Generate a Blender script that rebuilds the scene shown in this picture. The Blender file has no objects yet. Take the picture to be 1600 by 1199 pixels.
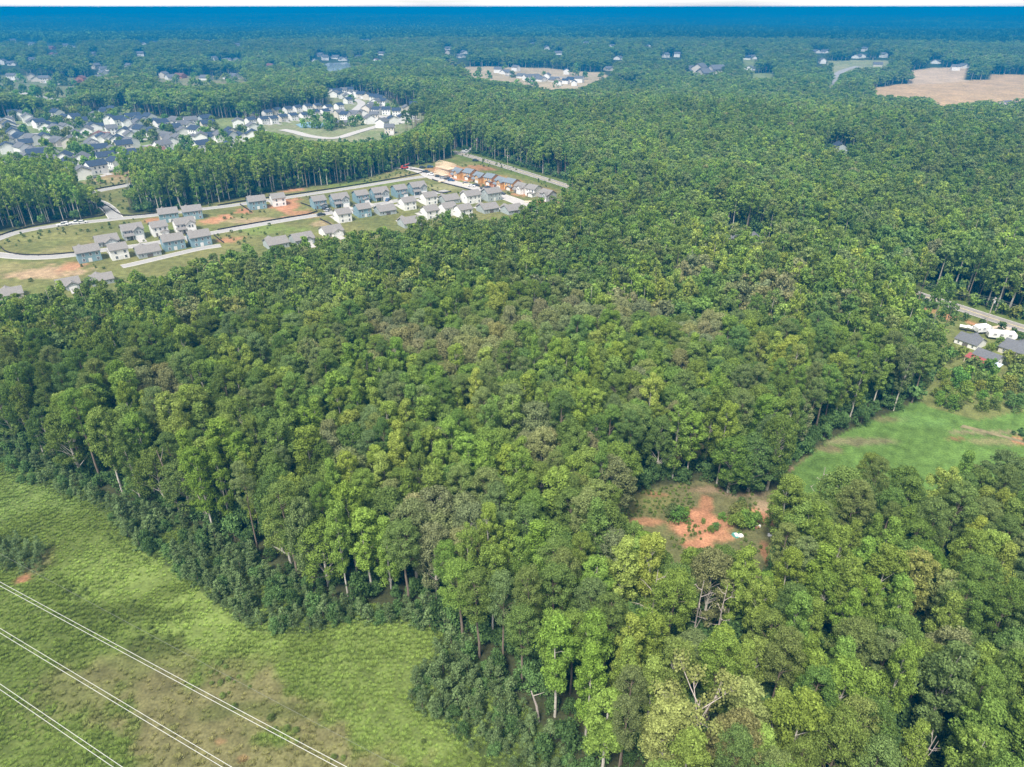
import bpy, math, random
import numpy as np
from mathutils import Vector

R = math.radians
rng = np.random.default_rng(7)
random.seed(7)
scn = bpy.context.scene
COL = scn.collection

# ------------------------------------------------------------------ camera, sky, sun, exposure
CAM_H = 100.0
PITCH = math.atan((599.5 - 11.0) / 1067.0)          # below the horizon
cam_d = bpy.data.cameras.new('camera')
cam_d.sensor_width = 36.0
cam_d.lens = 24.0
cam_d.clip_start = 0.5
cam_d.clip_end = 60000.0
cam = bpy.data.objects.new('camera', cam_d)
COL.objects.link(cam)
cam.location = (0, 0, CAM_H)
cam.rotation_euler = (math.pi / 2 - PITCH, 0, 0)
scn.camera = cam

SUN_EL, SUN_AZ = R(58), R(205)                       # azimuth clockwise from +Y
world = bpy.data.worlds.new('World')
scn.world = world
world.use_nodes = True
wt = world.node_tree
wt.nodes.clear()
wout = wt.nodes.new('ShaderNodeOutputWorld')
bg = wt.nodes.new('ShaderNodeBackground')
bg.inputs['Strength'].default_value = 0.1
sky = wt.nodes.new('ShaderNodeTexSky')
sky.sky_type = 'NISHITA'
sky.sun_disc = False
sky.sun_elevation = SUN_EL
sky.sun_rotation = SUN_AZ
sky.altitude = 300
wtc = wt.nodes.new('ShaderNodeTexCoord')
wmap = wt.nodes.new('ShaderNodeMapping')
wmap.inputs['Scale'].default_value = (3.0, 3.0, 60.0)
wn = wt.nodes.new('ShaderNodeTexNoise')
wn.inputs['Scale'].default_value = 1.0
wn.inputs['Detail'].default_value = 5
wt.links.new(wtc.outputs['Generated'], wmap.inputs['Vector'])
wt.links.new(wmap.outputs['Vector'], wn.inputs['Vector'])
wr = wt.nodes.new('ShaderNodeValToRGB')
wr.color_ramp.elements[0].position = 0.33
wr.color_ramp.elements[0].color = (2.6, 2.6, 2.7, 1)
wr.color_ramp.elements[1].position = 0.62
wr.color_ramp.elements[1].color = (5.3, 5.05, 4.9, 1)
wt.links.new(wn.outputs['Fac'], wr.inputs['Fac'])
wmix = wt.nodes.new('ShaderNodeMix')
wmix.data_type = 'RGBA'
wmix.inputs['Factor'].default_value = 0.88           # a mostly cloudy sky
wt.links.new(sky.outputs['Color'], wmix.inputs['A'])
wt.links.new(wr.outputs['Color'], wmix.inputs['B'])
wt.links.new(wmix.outputs['Result'], bg.inputs['Color'])
wt.links.new(bg.outputs['Background'], wout.inputs['Surface'])

sun_d = bpy.data.lights.new('sun', 'SUN')
sun_d.energy = 2.4
sun_d.angle = R(14)
sun_d.color = (1.0, 0.95, 0.86)
sun = bpy.data.objects.new('sun', sun_d)
COL.objects.link(sun)
sd = Vector((math.sin(SUN_AZ) * math.cos(SUN_EL), math.cos(SUN_AZ) * math.cos(SUN_EL), math.sin(SUN_EL)))
sun.rotation_euler = sd.to_track_quat('Z', 'Y').to_euler()
sun.location = (0, 0, 400)

scn.view_settings.view_transform = 'Standard'
scn.view_settings.look = 'None'
scn.view_settings.gamma = 1.0
scn.view_settings.exposure = 1.6
scn.view_settings.use_curve_mapping = False
scn.render.engine = 'CYCLES'
cy = scn.cycles
cy.max_bounces = 5
cy.diffuse_bounces = 4
cy.glossy_bounces = 1
cy.transmission_bounces = 2
cy.transparent_max_bounces = 4
cy.volume_bounces = 1
cy.use_denoising = True
cy.sample_clamp_indirect = 4.0
HAZE_DENSITY = 0.00043
HAZE_COLOR = (0.0, 0.19, 0.46, 1)

# ------------------------------------------------------------------ numeric helpers
def _hash(ix, iy, seed):
    n = (ix.astype(np.int64) * 374761393 + iy.astype(np.int64) * 668265263 + seed * 1274126177) & 0xFFFFFFFF
    n = ((n ^ (n >> 13)) * 1274126177) & 0xFFFFFFFF
    return ((n ^ (n >> 16)) & 0xFFFF) / 65535.0

def vnoise(x, y, scale, seed=0):
    x = np.asarray(x, float) / scale + 1000.0
    y = np.asarray(y, float) / scale + 1000.0
    ix, iy = np.floor(x), np.floor(y)
    fx, fy = x - ix, y - iy
    fx, fy = fx * fx * (3 - 2 * fx), fy * fy * (3 - 2 * fy)
    a, b = _hash(ix, iy, seed), _hash(ix + 1, iy, seed)
    c, d = _hash(ix, iy + 1, seed), _hash(ix + 1, iy + 1, seed)
    return (a * (1 - fx) + b * fx) * (1 - fy) + (c * (1 - fx) + d * fx) * fy

def fbm(x, y, scale, seed=0, octaves=3):
    s = t = 0.0
    a = 1.0
    for o in range(octaves):
        s = s + a * vnoise(x, y, scale / 2 ** o, seed + o * 17)
        t += a
        a *= 0.5
    return s / t

def sstep(a, b, x):
    t = np.clip((np.asarray(x, float) - a) / (b - a), 0, 1)
    return t * t * (3 - 2 * t)

def height(x, y):
    x = np.asarray(x, float)
    y = np.asarray(y, float)
    r = np.hypot(x, y)
    side = sstep(-90, 60, x)
    z = 3.0 * sstep(420, 640, r) * (1 - sstep(640, 900, r)) * side
    z = z - 13.0 * sstep(720, 980, r) * (1 - sstep(1350, 1900, r)) * side
    z = z - 6.0 * sstep(1050, 1300, r) * (1 - sstep(1500, 2000, r)) * (1 - side)
    far = sstep(1500, 3800, r)
    z = z + far * 64.0 * (fbm(x, y, 1700, 5, 3) - 0.42)
    vf = sstep(8500, 14500, r)
    ridge = -4 + 26 * (fbm(x, y * 0.6, 5200, 9, 3) - 0.4) + 92 * sstep(0.05, 0.5, x / np.maximum(r, 1))
    z = z * (1 - vf) + vf * ridge
    return np.minimum(z, 74.0)

def ray(px, py):
    dx, dz = (px - 800.0) / 1067.0, -(py - 599.5) / 1067.0
    c, s = math.cos(PITCH), math.sin(PITCH)
    v = np.array([dx, c + dz * s, -s + dz * c])
    return v / np.linalg.norm(v)

_T = np.geomspace(40, 24000, 1500)
def G(px, py, z=0.0):
    """the place on the ground (or z metres over it) that the picture shows at a pixel of the photograph"""
    v = ray(px, py)
    X, Y, Z = v[0] * _T, v[1] * _T, CAM_H + v[2] * _T
    d = Z - height(X, Y) - z
    k = np.nonzero(d < 0)[0]
    if len(k) == 0:
        i = len(_T) - 1
        return np.array([X[i], Y[i]])
    i = max(int(k[0]), 1)
    f = d[i - 1] / (d[i - 1] - d[i])
    t = _T[i - 1] + f * (_T[i] - _T[i - 1])
    return np.array([v[0] * t, v[1] * t])

def project(x, y, z):
    c, s = math.cos(PITCH), math.sin(PITCH)
    dz = np.asarray(z) - CAM_H
    depth = y * c - dz * s
    up = y * s + dz * c
    return 800 + 1067 * x / depth, 599.5 - 1067 * up / depth, depth

def poly(pts):
    """pixel outline to ground outline; a third value is the height of what is seen there (a tree top)"""
    return np.array([G(p[0], p[1], p[2] if len(p) > 2 else 0.0) for p in pts])

def inside(P, x, y):
    x = np.asarray(x, float)
    y = np.asarray(y, float)
    r = np.zeros(x.shape, bool)
    n = len(P)
    for i in range(n):
        x1, y1 = P[i]
        x2, y2 = P[(i + 1) % n]
        if y1 == y2:
            continue
        c = ((y1 > y) != (y2 > y)) & (x < (x2 - x1) * (y - y1) / (y2 - y1) + x1)
        r ^= c
    return r

def dist_line(P, x, y):
    x = np.asarray(x, float)
    y = np.asarray(y, float)
    d = np.full(x.shape, 1e9)
    for a, b in zip(P[:-1], P[1:]):
        v = b - a
        L = max(float(v @ v), 1e-6)
        t = np.clip(((x - a[0]) * v[0] + (y - a[1]) * v[1]) / L, 0, 1)
        d = np.minimum(d, np.hypot(x - a[0] - t * v[0], y - a[1] - t * v[1]))
    return d

def smooth_line(P, n=2):
    P = np.array(P, float)
    for _ in range(n):
        Q = [P[0]]
        for a, b in zip(P[:-1], P[1:]):
            Q += [a * .75 + b * .25, a * .25 + b * .75]
        Q.append(P[-1])
        P = np.array(Q)
    return P

# ------------------------------------------------------------------ materials
MATS = {}
def mat(name, color, rough=0.8, var=0.15, scale=1.0, bump=0.0, metallic=0.0, color2=None, spec=0.3, stretch=None):
    if name in MATS:
        return MATS[name]
    m = bpy.data.materials.new(name)
    m.use_nodes = True
    nt = m.node_tree
    b = nt.nodes['Principled BSDF']
    b.inputs['Roughness'].default_value = rough
    b.inputs['Metallic'].default_value = metallic
    b.inputs['Specular IOR Level'].default_value = spec
    tc = nt.nodes.new('ShaderNodeTexCoord')
    no = nt.nodes.new('ShaderNodeTexNoise')
    no.inputs['Scale'].default_value = scale
    no.inputs['Detail'].default_value = 5
    if stretch:
        mp = nt.nodes.new('ShaderNodeMapping')
        mp.inputs['Scale'].default_value = stretch
        nt.links.new(tc.outputs['Object'], mp.inputs['Vector'])
        nt.links.new(mp.outputs['Vector'], no.inputs['Vector'])
    else:
        nt.links.new(tc.outputs['Object'], no.inputs['Vector'])
    r = nt.nodes.new('ShaderNodeValToRGB')
    r.color_ramp.elements[0].position = 0.3
    r.color_ramp.elements[1].position = 0.7
    c2 = color2 or color
    r.color_ramp.elements[0].color = tuple(c * (1 - var) for c in color) + (1,)
    r.color_ramp.elements[1].color = tuple(min(1, c * (1 + var)) for c in c2) + (1,)
    nt.links.new(no.outputs['Fac'], r.inputs['Fac'])
    nt.links.new(r.outputs['Color'], b.inputs['Base Color'])
    if bump:
        bp = nt.nodes.new('ShaderNodeBump')
        bp.inputs['Strength'].default_value = bump
        nt.links.new(no.outputs['Fac'], bp.inputs['Height'])
        nt.links.new(bp.outputs['Normal'], b.inputs['Normal'])
    MATS[name] = m
    return m

def leaf_material():
    m = bpy.data.materials.new('leaves')
    m.use_nodes = True
    nt = m.node_tree
    nt.nodes.clear()
    out = nt.nodes.new('ShaderNodeOutputMaterial')
    at = nt.nodes.new('ShaderNodeAttribute')
    at.attribute_type = 'INSTANCER'
    at.attribute_name = 'tint'
    lv = nt.nodes.new('ShaderNodeAttribute')
    lv.attribute_name = 'leafv'
    mul = nt.nodes.new('ShaderNodeVectorMath')
    mul.operation = 'SCALE'
    nt.links.new(at.outputs['Vector'], mul.inputs[0])
    nt.links.new(lv.outputs['Fac'], mul.inputs['Scale'])
    di = nt.nodes.new('ShaderNodeBsdfDiffuse')
    tr = nt.nodes.new('ShaderNodeBsdfTranslucent')
    mx = nt.nodes.new('ShaderNodeMixShader')
    mx.inputs[0].default_value = 0.38
    nt.links.new(mul.outputs[0], di.inputs['Color'])
    nt.links.new(mul.outputs[0], tr.inputs['Color'])
    nt.links.new(di.outputs[0], mx.inputs[1])
    nt.links.new(tr.outputs[0], mx.inputs[2])
    nt.links.new(mx.outputs[0], out.inputs['Surface'])
    return m
LEAF = leaf_material()
BARK = mat('pine_bark', (0.20, 0.155, 0.12), 0.95, 0.3, 2.0, 0.3, stretch=(3, 3, .6))
BARK_PALE = mat('pale_bark', (0.50, 0.46, 0.40), 0.9, 0.25, 2.0, 0.2, stretch=(3, 3, .6))
BARK_DEAD = mat('bleached_wood', (0.42, 0.36, 0.33), 0.9, 0.2, 3.0, 0.2)

def ground_material():
    m = bpy.data.materials.new('ground')
    m.use_nodes = True
    nt = m.node_tree
    b = nt.nodes['Principled BSDF']
    b.inputs['Roughness'].default_value = 0.95
    b.inputs['Specular IOR Level'].default_value = 0.1
    at = nt.nodes.new('ShaderNodeAttribute')
    at.attribute_name = 'soil'
    tc = nt.nodes.new('ShaderNodeTexCoord')
    sc0 = nt.nodes.new('ShaderNodeVectorMath')
    sc0.operation = 'SCALE'
    sc0.inputs['Scale'].default_value = .80
    nt.links.new(at.outputs['Color'], sc0.inputs[0])
    prev = sc0.outputs[0]
    for sc, lo, hi in ((0.35, 0.72, 1.28), (2.2, 0.7, 1.35), (0.04, 0.85, 1.15)):
        no = nt.nodes.new('ShaderNodeTexNoise')
        no.inputs['Scale'].default_value = sc
        no.inputs['Detail'].default_value = 5
        nt.links.new(tc.outputs['Object'], no.inputs['Vector'])
        mr = nt.nodes.new('ShaderNodeMapRange')
        mr.inputs['From Min'].default_value = 0.3
        mr.inputs['From Max'].default_value = 0.7
        mr.inputs['To Min'].default_value = lo
        mr.inputs['To Max'].default_value = hi
        nt.links.new(no.outputs['Fac'], mr.inputs['Value'])
        vm = nt.nodes.new('ShaderNodeVectorMath')
        vm.operation = 'SCALE'
        nt.links.new(prev, vm.inputs[0])
        nt.links.new(mr.outputs['Result'], vm.inputs['Scale'])
        prev = vm.outputs[0]
        last = no
    nt.links.new(prev, b.inputs['Base Color'])
    return m

# ------------------------------------------------------------------ object helpers
def mesh_np(name, V, F, mats, attr=None, midx=None, smooth=False):
    me = bpy.data.meshes.new(name)
    V = np.asarray(V, np.float32).reshape(-1, 3)
    F = np.asarray(F, np.int32)
    k = F.shape[1]
    me.vertices.add(len(V))
    me.vertices.foreach_set('co', V.ravel())
    me.loops.add(F.size)
    me.loops.foreach_set('vertex_index', F.ravel())
    me.polygons.add(len(F))
    me.polygons.foreach_set('loop_start', np.arange(0, F.size, k, dtype=np.int32))
    if midx is not None:
        me.polygons.foreach_set('material_index', np.asarray(midx, np.int32))
    me.update(calc_edges=True)
    if not smooth:
        me.shade_flat()
    for mm in (mats if isinstance(mats, (list, tuple)) else [mats]):
        me.materials.append(mm)
    for an, (ty, val) in (attr or {}).items():
        if ty == 'FLOAT_FACE':
            a = me.attributes.new(an, 'FLOAT', 'FACE')
            a.data.foreach_set('value', np.asarray(val, np.float32).ravel())
        elif ty == 'FLOAT_COLOR':
            a = me.attributes.new(an, 'FLOAT_COLOR', 'POINT')
            v = np.asarray(val, np.float32)
            v = np.hstack([v, np.ones((len(v), 1), np.float32)])
            a.data.foreach_set('color', v.ravel())
        elif ty == 'FLOAT_VECTOR':
            a = me.attributes.new(an, 'FLOAT_VECTOR', 'POINT')
            a.data.foreach_set('vector', np.asarray(val, np.float32).ravel())
        else:
            a = me.attributes.new(an, ty, 'POINT')
            a.data.foreach_set('value', np.asarray(val).ravel())
    return me

class MB:
    """collects simple solids, one mesh, several materials"""
    def __init__(s):
        s.v, s.f, s.m = [], [], []
    def add(s, V, F, m=0):
        o = len(s.v)
        s.v += [tuple(map(float, p)) for p in V]
        s.f += [tuple(i + o for i in f) for f in F]
        s.m += [m] * len(F)
    def box(s, x0, x1, y0, y1, z0, z1, m=0):
        s.add([(x0, y0, z0), (x1, y0, z0), (x1, y1, z0), (x0, y1, z0), (x0, y0, z1), (x1, y0, z1), (x1, y1, z1), (x0, y1, z1)],
              [(3, 2, 1, 0), (4, 5, 6, 7), (0, 1, 5, 4), (1, 2, 6, 5), (2, 3, 7, 6), (3, 0, 4, 7)], m)
    def tube(s, P, rad, n=6, m=0, cap=True):
        P = [np.array(p, float) for p in P]
        if not hasattr(rad, '__len__'):
            rad = [rad] * len(P)
        V, F = [], []
        for i, p in enumerate(P):
            t = P[min(i + 1, len(P) - 1)] - P[max(i - 1, 0)]
            t /= max(np.linalg.norm(t), 1e-9)
            a = np.cross(t, (1, 0, 0) if abs(t[0]) < .8 else (0, 1, 0))
            a /= np.linalg.norm(a)
            b = np.cross(t, a)
            for k in range(n):
                w = 2 * math.pi * k / n
                V.append(p + rad[i] * (a * math.cos(w) + b * math.sin(w)))
        for i in range(len(P) - 1):
            for k in range(n):
                k2 = (k + 1) % n
                F.append((i * n + k, i * n + k2, (i + 1) * n + k2, (i + 1) * n + k))
        if cap:
            F.append(tuple(range(n - 1, -1, -1)))
            F.append(tuple((len(P) - 1) * n + k for k in range(n)))
        s.add(V, F, m)
    def mesh(s, name, mats):
        me = bpy.data.meshes.new(name)
        me.from_pydata(s.v, [], s.f)
        for mm in (mats if isinstance(mats, (list, tuple)) else [mats]):
            me.materials.append(mm)
        me.polygons.foreach_set('material_index', s.m)
        me.update()
        return me

def link(name, me, parent=None, loc=(0, 0, 0), rz=0.0, scale=None):
    o = bpy.data.objects.new(name, me)
    COL.objects.link(o)
    o.parent = parent
    o.location = loc
    o.rotation_euler = (0, 0, rz)
    if scale is not None:
        o.scale = scale
    return o

def tag(o, label=None, cat=None, group=None, kind=None):
    if label: o['label'] = label
    if cat: o['category'] = cat
    if group: o['group'] = group
    if kind: o['kind'] = kind
    return o

def thing(name, label, cat, loc=(0, 0, 0), rz=0.0, group=None):
    return tag(link(name, None, None, loc, rz), label, cat, group)

ORD = ('', 'second ', 'third ', 'fourth ', 'fifth ', 'sixth ', 'seventh ', 'eighth ', 'ninth ', 'tenth ', 'eleventh ', 'twelfth ',
       'thirteenth ', 'fourteenth ', 'fifteenth ', 'sixteenth ', 'seventeenth ', 'eighteenth ', 'nineteenth ', 'twentieth ')
def ordinal(k):
    if k < len(ORD):
        return ORD[k]
    tens = ('twenty', 'thirty', 'forty', 'fifty', 'sixty', 'seventy', 'eighty', 'ninety')
    unit = ('', 'first', 'second', 'third', 'fourth', 'fifth', 'sixth', 'seventh', 'eighth', 'ninth')
    n = k + 1
    t, u = tens[(n // 10 - 2) % 8], unit[n % 10]
    return (t + '-' + u if u else t[:-1] + 'ieth') + ' '

def rank_labels(items, marks):
    """items: (x, y, words). Each gets words + how near it stands to the nearest landmark, so that no two read alike."""
    M = np.array([m[0] for m in marks])
    res = [None] * len(items)
    cells = {}
    for i, (x, y, words) in enumerate(items):
        d = np.hypot(M[:, 0] - x, M[:, 1] - y)
        j = int(np.argmin(d))
        cells.setdefault((j, words), []).append((float(d[j]), i))
    for (j, words), lst in cells.items():
        lst.sort()
        for k, (_, i) in enumerate(lst):
            res[i] = '%s, %snearest %s' % (words, ordinal(k), marks[j][1])
    return res

# ------------------------------------------------------------------ the lie of the land (outlines on the ground)
T = 20.0
MATURE = [(-500, 440), (-250, 560), (0, 680), (60, 720), (180, 785), (282, 812), (380, 860), (500, 930), (600, 950), (670, 955),
          (711, 1003), (785, 1060), (840, 1125), (900, 1199), (960, 1300), (1000, 1420)]
FIELD = poly(MATURE + [(600, 1900), (-400, 1700), (-900, 1199), (-900, 500)])
MATL = poly(MATURE)
SAPLINE = poly([(-500, 515), (-250, 625), (0, 742), (70, 765), (150, 790), (205, 850), (290, 905), (390, 985), (470, 992), (540, 972), (640, 972), (688, 1000),
                (655, 1060), (640, 1100), (700, 1150), (770, 1199), (860, 1300), (920, 1420)])
SAPBAND = np.vstack([SAPLINE, poly(MATURE)[::-1]])
CLEAR = poly([(972, 778), (1030, 760), (1100, 750), (1140, 772), (1200, 766), (1222, 738), (1290, 692), (1340, 667), (1385, 647),
              (1430, 628), (1530, 657), (1600, 642), (1900, 600), (1900, 690, T), (1600, 700, T), (1500, 712, T), (1400, 714, T), (1305, 714, T),
              (1243, 728, T), (1222, 780, T), (1224, 885, T), (1196, 900, 16), (1172, 852, 13), (1100, 858, 13), (1040, 850, 13), (1000, 818, 14), (972, 800, 16)])
LAWN = poly([(1225, 745), (1290, 692), (1340, 667), (1385, 647), (1430, 628), (1530, 657), (1600, 642), (1900, 600), (1900, 900), (1290, 860)])
YARD = poly([(1405, 447), (1600, 503), (1900, 600), (1900, 690), (1600, 642), (1530, 657), (1430, 628), (1462, 570), (1455, 505)])
HEDGE = poly([(1430, 626), (1530, 655), (1600, 640), (1800, 620), (1800, 590), (1600, 590), (1555, 580), (1500, 572), (1470, 565), (1445, 600)])
ROAD_MAIN = smooth_line(poly([(706, 237), (730, 243), (800, 264), (890, 292), (1100, 358), (1250, 404), (1437, 461), (1600, 514), (1900, 610)]), 2)
DEV = poly([(-200, 392), (0, 362), (72, 350), (145, 341), (163, 326), (120, 305), (150, 295), (196, 287), (202, 334), (250, 333), (340, 317), (450, 297),
            (560, 283), (622, 264), (700, 249), (716, 236), (800, 260), (895, 290), (893, 297, T), (850, 306, T), (800, 330, T), (785, 342, T), (740, 330, T),
            (700, 333, T), (660, 340, T), (620, 352, T), (560, 357, T), (500, 370, T), (420, 382, T), (350, 387, T), (280, 402, T),
            (200, 418, T), (130, 438, T), (60, 444, T), (0, 452, T), (-200, 480, T)])
STRIP = poly([(95, 288), (200, 262), (300, 247), (400, 228), (440, 214), (452, 220), (420, 242, 6), (300, 270, 8), (196, 290), (150, 300), (118, 310)])
SUBURB = poly([(-250, 172), (0, 185), (100, 181), (170, 172), (250, 182), (330, 190), (400, 203), (432, 214), (425, 224), (330, 245), (240, 262),
               (170, 270), (110, 290), (0, 302), (-250, 330)])
CLUSTER = poly([(376, 196), (440, 176), (512, 165), (508, 148), (530, 142), (562, 144), (600, 152), (622, 166), (655, 165), (664, 186), (640, 205), (620, 216),
                (600, 222), (560, 228), (480, 226), (430, 212), (390, 202)])
WEST = poly([(-60, 118), (70, 118), (110, 122), (180, 118), (180, 130), (125, 138), (145, 144), (120, 146, 14), (75, 157, 10), (0, 143, 14), (-60, 134, 14)])
WESTB = poly([(240, 119), (380, 118), (385, 127, 14), (310, 130, 14), (300, 136, 14), (240, 127, 14)])
MIDCLR = poly([(686, 106), (760, 104), (850, 106), (905, 112), (945, 113), (958, 118, 16), (930, 126, 16), (905, 138, 16), (860, 140, 16), (800, 128, 16), (735, 119, 16)])
CLAYF = poly([(1366, 137), (1400, 132), (1470, 128), (1545, 124), (1550, 116), (1600, 117), (1700, 120), (1700, 146, 16), (1560, 152, 16), (1530, 158, 16), (1470, 167, 16), (1448, 151, 16), (1400, 151, 16), (1366, 147, 16)])
CLAYS = poly([(1418, 111), (1460, 106), (1510, 105), (1515, 109, 18), (1470, 112, 18), (1425, 114, 18)])
GREENC = poly([(1294, 95), (1350, 94), (1400, 95), (1385, 102, 16), (1340, 107, 16), (1318, 115, 8), (1308, 135, 10), (1293, 140, 12), (1296, 115)])
SMALLC = [poly([(1155, 90), (1180, 89), (1178, 101, 16), (1160, 102, 16)]), poly([(1172, 115), (1210, 114), (1212, 122, 16), (1176, 122, 16)]),
          poly([(1290, 80), (1310, 80), (1312, 84), (1290, 84)]), poly([(975, 65), (1010, 65), (1010, 68), (975, 68)]),
          poly([(300, 134), (312, 132), (305, 142), (298, 140)]), poly([(184, 166), (202, 164), (203, 178), (184, 177)]),
          poly([(322, 186), (380, 184), (384, 196), (330, 196)]), poly([(720, 204), (737, 198), (738, 214), (722, 214)]),
          poly([(888, 438, 12), (906, 432, 12), (907, 460), (884, 460)]), poly([(1300, 226, 10), (1322, 226, 10), (1322, 240), (1300, 240)])]
BELT = poly([(190, 340), (340, 325), (640, 270), (715, 245), (700, 212), (600, 220), (420, 240), (190, 285)])
PATCH = poly([(-60, 375), (145, 345), (165, 325), (120, 300), (60, 300), (-60, 320)])
LAKE = poly([(497, 103), (515, 99), (548, 98), (549, 105, 16), (530, 111, 16), (512, 112, 16)])
CLEARINGS = [FIELD, CLEAR, YARD, DEV, STRIP, SUBURB, CLUSTER, WEST, WESTB, MIDCLR, CLAYF, CLAYS, GREENC, LAKE] + SMALLC

def forested(x, y, grow=0.0):
    f = np.hypot(x, y) > 40
    for P in CLEARINGS:
        f &= ~inside(P, x, y)
    f &= dist_line(ROAD_MAIN, x, y) > 8.5
    return f

# blobs of ground colour: pixel centre, pixel radii, colour, weight
GRASS = np.array([0.105, 0.140, 0.034])
LIME = np.array([0.160, 0.212, 0.056])
DRY = np.array([0.155, 0.145, 0.064])
CLAY = np.array([0.43, 0.21, 0.12])
TAN = np.array([0.42, 0.30, 0.19])
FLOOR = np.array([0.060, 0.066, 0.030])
FIELD_BLOBS = [((80, 740), (110, 60), (0.125, .172, .05), .8), ((180, 900), (110, 45), LIME, .9), ((130, 890), (60, 28), LIME, .8), ((340, 990), (110, 50), LIME, .9),
               ((620, 1010), (110, 60), LIME, .7), ((560, 1060), (130, 70), LIME * .85, .6), ((740, 1130), (60, 40), LIME, .9), ((600, 1150), (120, 40), LIME * .9, .7),
               ((290, 960), (80, 40), LIME * 1.05, .8), ((230, 880), (90, 22), LIME, .7), ((330, 1110), (190, 55), DRY, .95), ((480, 1180), (130, 45), DRY, .9),
               ((130, 1080), (90, 40), DRY * .9, .6), ((250, 1040), (150, 35), DRY * .85, .6), ((60, 880), (28, 26), DRY, .7), ((36, 905), (16, 9), CLAY * .8, .9), ((300, 1170), (110, 40), DRY, .9),
               ((240, 1010), (60, 20), GRASS * .55, .7), ((170, 960), (110, 18), GRASS * .6, .7), ((400, 1110), (120, 16), GRASS * .7, .5), ((345, 1160), (10, 5), CLAY, .3), ((380, 1185), (8, 4), CLAY, .3),
               ((60, 790), (90, 14), (.14, .19, .055), .6), ((100, 990), (90, 40), GRASS * .85, .6), ((40, 1030), (60, 30), GRASS * .9, .6)]
CLEAR_BLOBS = [((1000, 785), (60, 20), (.17, .17, .06), .8), ((1095, 815), (44, 22), CLAY, 1.0), ((1070, 832), (22, 12), CLAY, 1.0), ((1090, 850), (26, 14), CLAY, .95), ((1105, 790), (16, 16), CLAY * .9, .85),
               ((1125, 838), (22, 9), CLAY, .8), ((1175, 800), (30, 8), CLAY, .95), ((1190, 812), (20, 7), CLAY, .9), ((1195, 790), (20, 10), TAN * .8, .8), ((1010, 815), (24, 6), CLAY, .7),
               ((1105, 765), (40, 7), (.30, .20, .13), .7), ((1165, 772), (45, 7), (.25, .18, .12), .7), ((1028, 772), (20, 4), CLAY * .8, .6), ((1200, 870), (12, 25), CLAY * .7, .8), ((1235, 740), (14, 14), (.30, .20, .13), .8)]
LAWN_BLOBS = [((1330, 690), (60, 6), (.20, .16, .10), .7), ((1290, 702), (30, 6), (.22, .16, .1), .7), ((1388, 655), (30, 4), (.20, .15, .09), .6),
              ((1492, 686), (16, 3), CLAY * .6, .8), ((1560, 690), (50, 5), (.25, .2, .11), .6), ((1596, 690), (12, 6), CLAY, .9), ((1540, 676), (60, 3), (.24, .2, .12), .8), ((1440, 655), (40, 12), (.15, .27, .07), .7)]
DEV_BLOBS = [((140, 386), (10, 5), CLAY, .8), ((75, 425), (60, 10), TAN * .95, .9), ((110, 418), (20, 8), CLAY, .7), ((20, 418), (40, 8), (.3, .26, .12), .7), ((380, 330), (14, 5), CLAY, .95), ((445, 318), (22, 8), CLAY, .9),
             ((450, 326), (20, 5), CLAY * .95, .9), ((330, 345), (20, 6), CLAY, .8), ((400, 345), (50, 5), TAN * .9, .7), ((470, 335), (25, 7), CLAY, .7), ((360, 375), (20, 5), CLAY * .9, .8), ((500, 350), (20, 5), TAN, .6),
             ((455, 296), (20, 5), CLAY, .8), ((590, 268), (22, 4), TAN * .8, .6), ((350, 340), (12, 4), CLAY, .9), ((240, 345), (18, 4), CLAY * .9, .8), ((60, 372), (60, 10), (.22, .22, .08), .7), ((90, 392), (40, 6), (.30, .27, .12), .6),
             ((240, 357), (40, 6), GRASS * 1.4, .8), ((420, 358), (60, 6), GRASS * 1.6, .8), ((560, 288), (70, 7), GRASS * 1.4, .7), ((640, 275), (30, 5), (.30, .26, .13), .7),
             ((740, 275), (50, 9), CLAY, 1.0), ((700, 265), (30, 6), CLAY, 1.0), ((790, 290), (40, 8), CLAY, 1.0), ((830, 300), (30, 8), CLAY, 1.0), ((760, 262), (40, 5), CLAY * .8, .8), ((850, 320), (30, 8), CLAY * .9, .8),
             ((700, 292), (30, 5), (.26, .25, .12), .9), ((790, 270), (60, 4), GRASS * 1.2, .9), ((730, 250), (30, 4), GRASS * 1.1, .9)]
STRIP_BLOBS = [((150, 278), (60, 8), (.30, .24, .12), .9), ((190, 272), (40, 6), (.30, .2, .11), .8), ((330, 250), (60, 5), GRASS, .8), ((120, 292), (30, 4), GRASS * 1.2, .8)]
YARD_BLOBS = [((1470, 478), (40, 10), (.26, .24, .08), .7), ((1490, 495), (22, 4), CLAY, .9), ((1530, 505), (18, 8), CLAY, .95), ((1455, 485), (15, 4), CLAY * .9, .7), ((1560, 512), (20, 5), TAN, .9), ((1590, 512), (12, 4), TAN, .8)]

def apply_blobs(col, x, y, blobs, sel):
    n1 = fbm(x, y, 6, 31, 3) - .5
    n2 = fbm(x, y, 3, 47, 2) - .5
    for (c, rad, color, w) in blobs:
        p = G(*c)
        ex = np.linalg.norm(G(c[0] + rad[0], c[1]) - p)
        ey = np.linalg.norm(G(c[0], c[1] + rad[1]) - G(c[0], c[1] - rad[1])) / 2
        q = np.sqrt(((x - p[0]) / ex) ** 2 + ((y - p[1]) / ey) ** 2) + n1 * 1.1 + n2 * .8
        k = (w * (1 - sstep(.6, 1.15, q)) * sel)[:, None]
        col[:] = col * (1 - k) + np.asarray(color) * k

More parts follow.
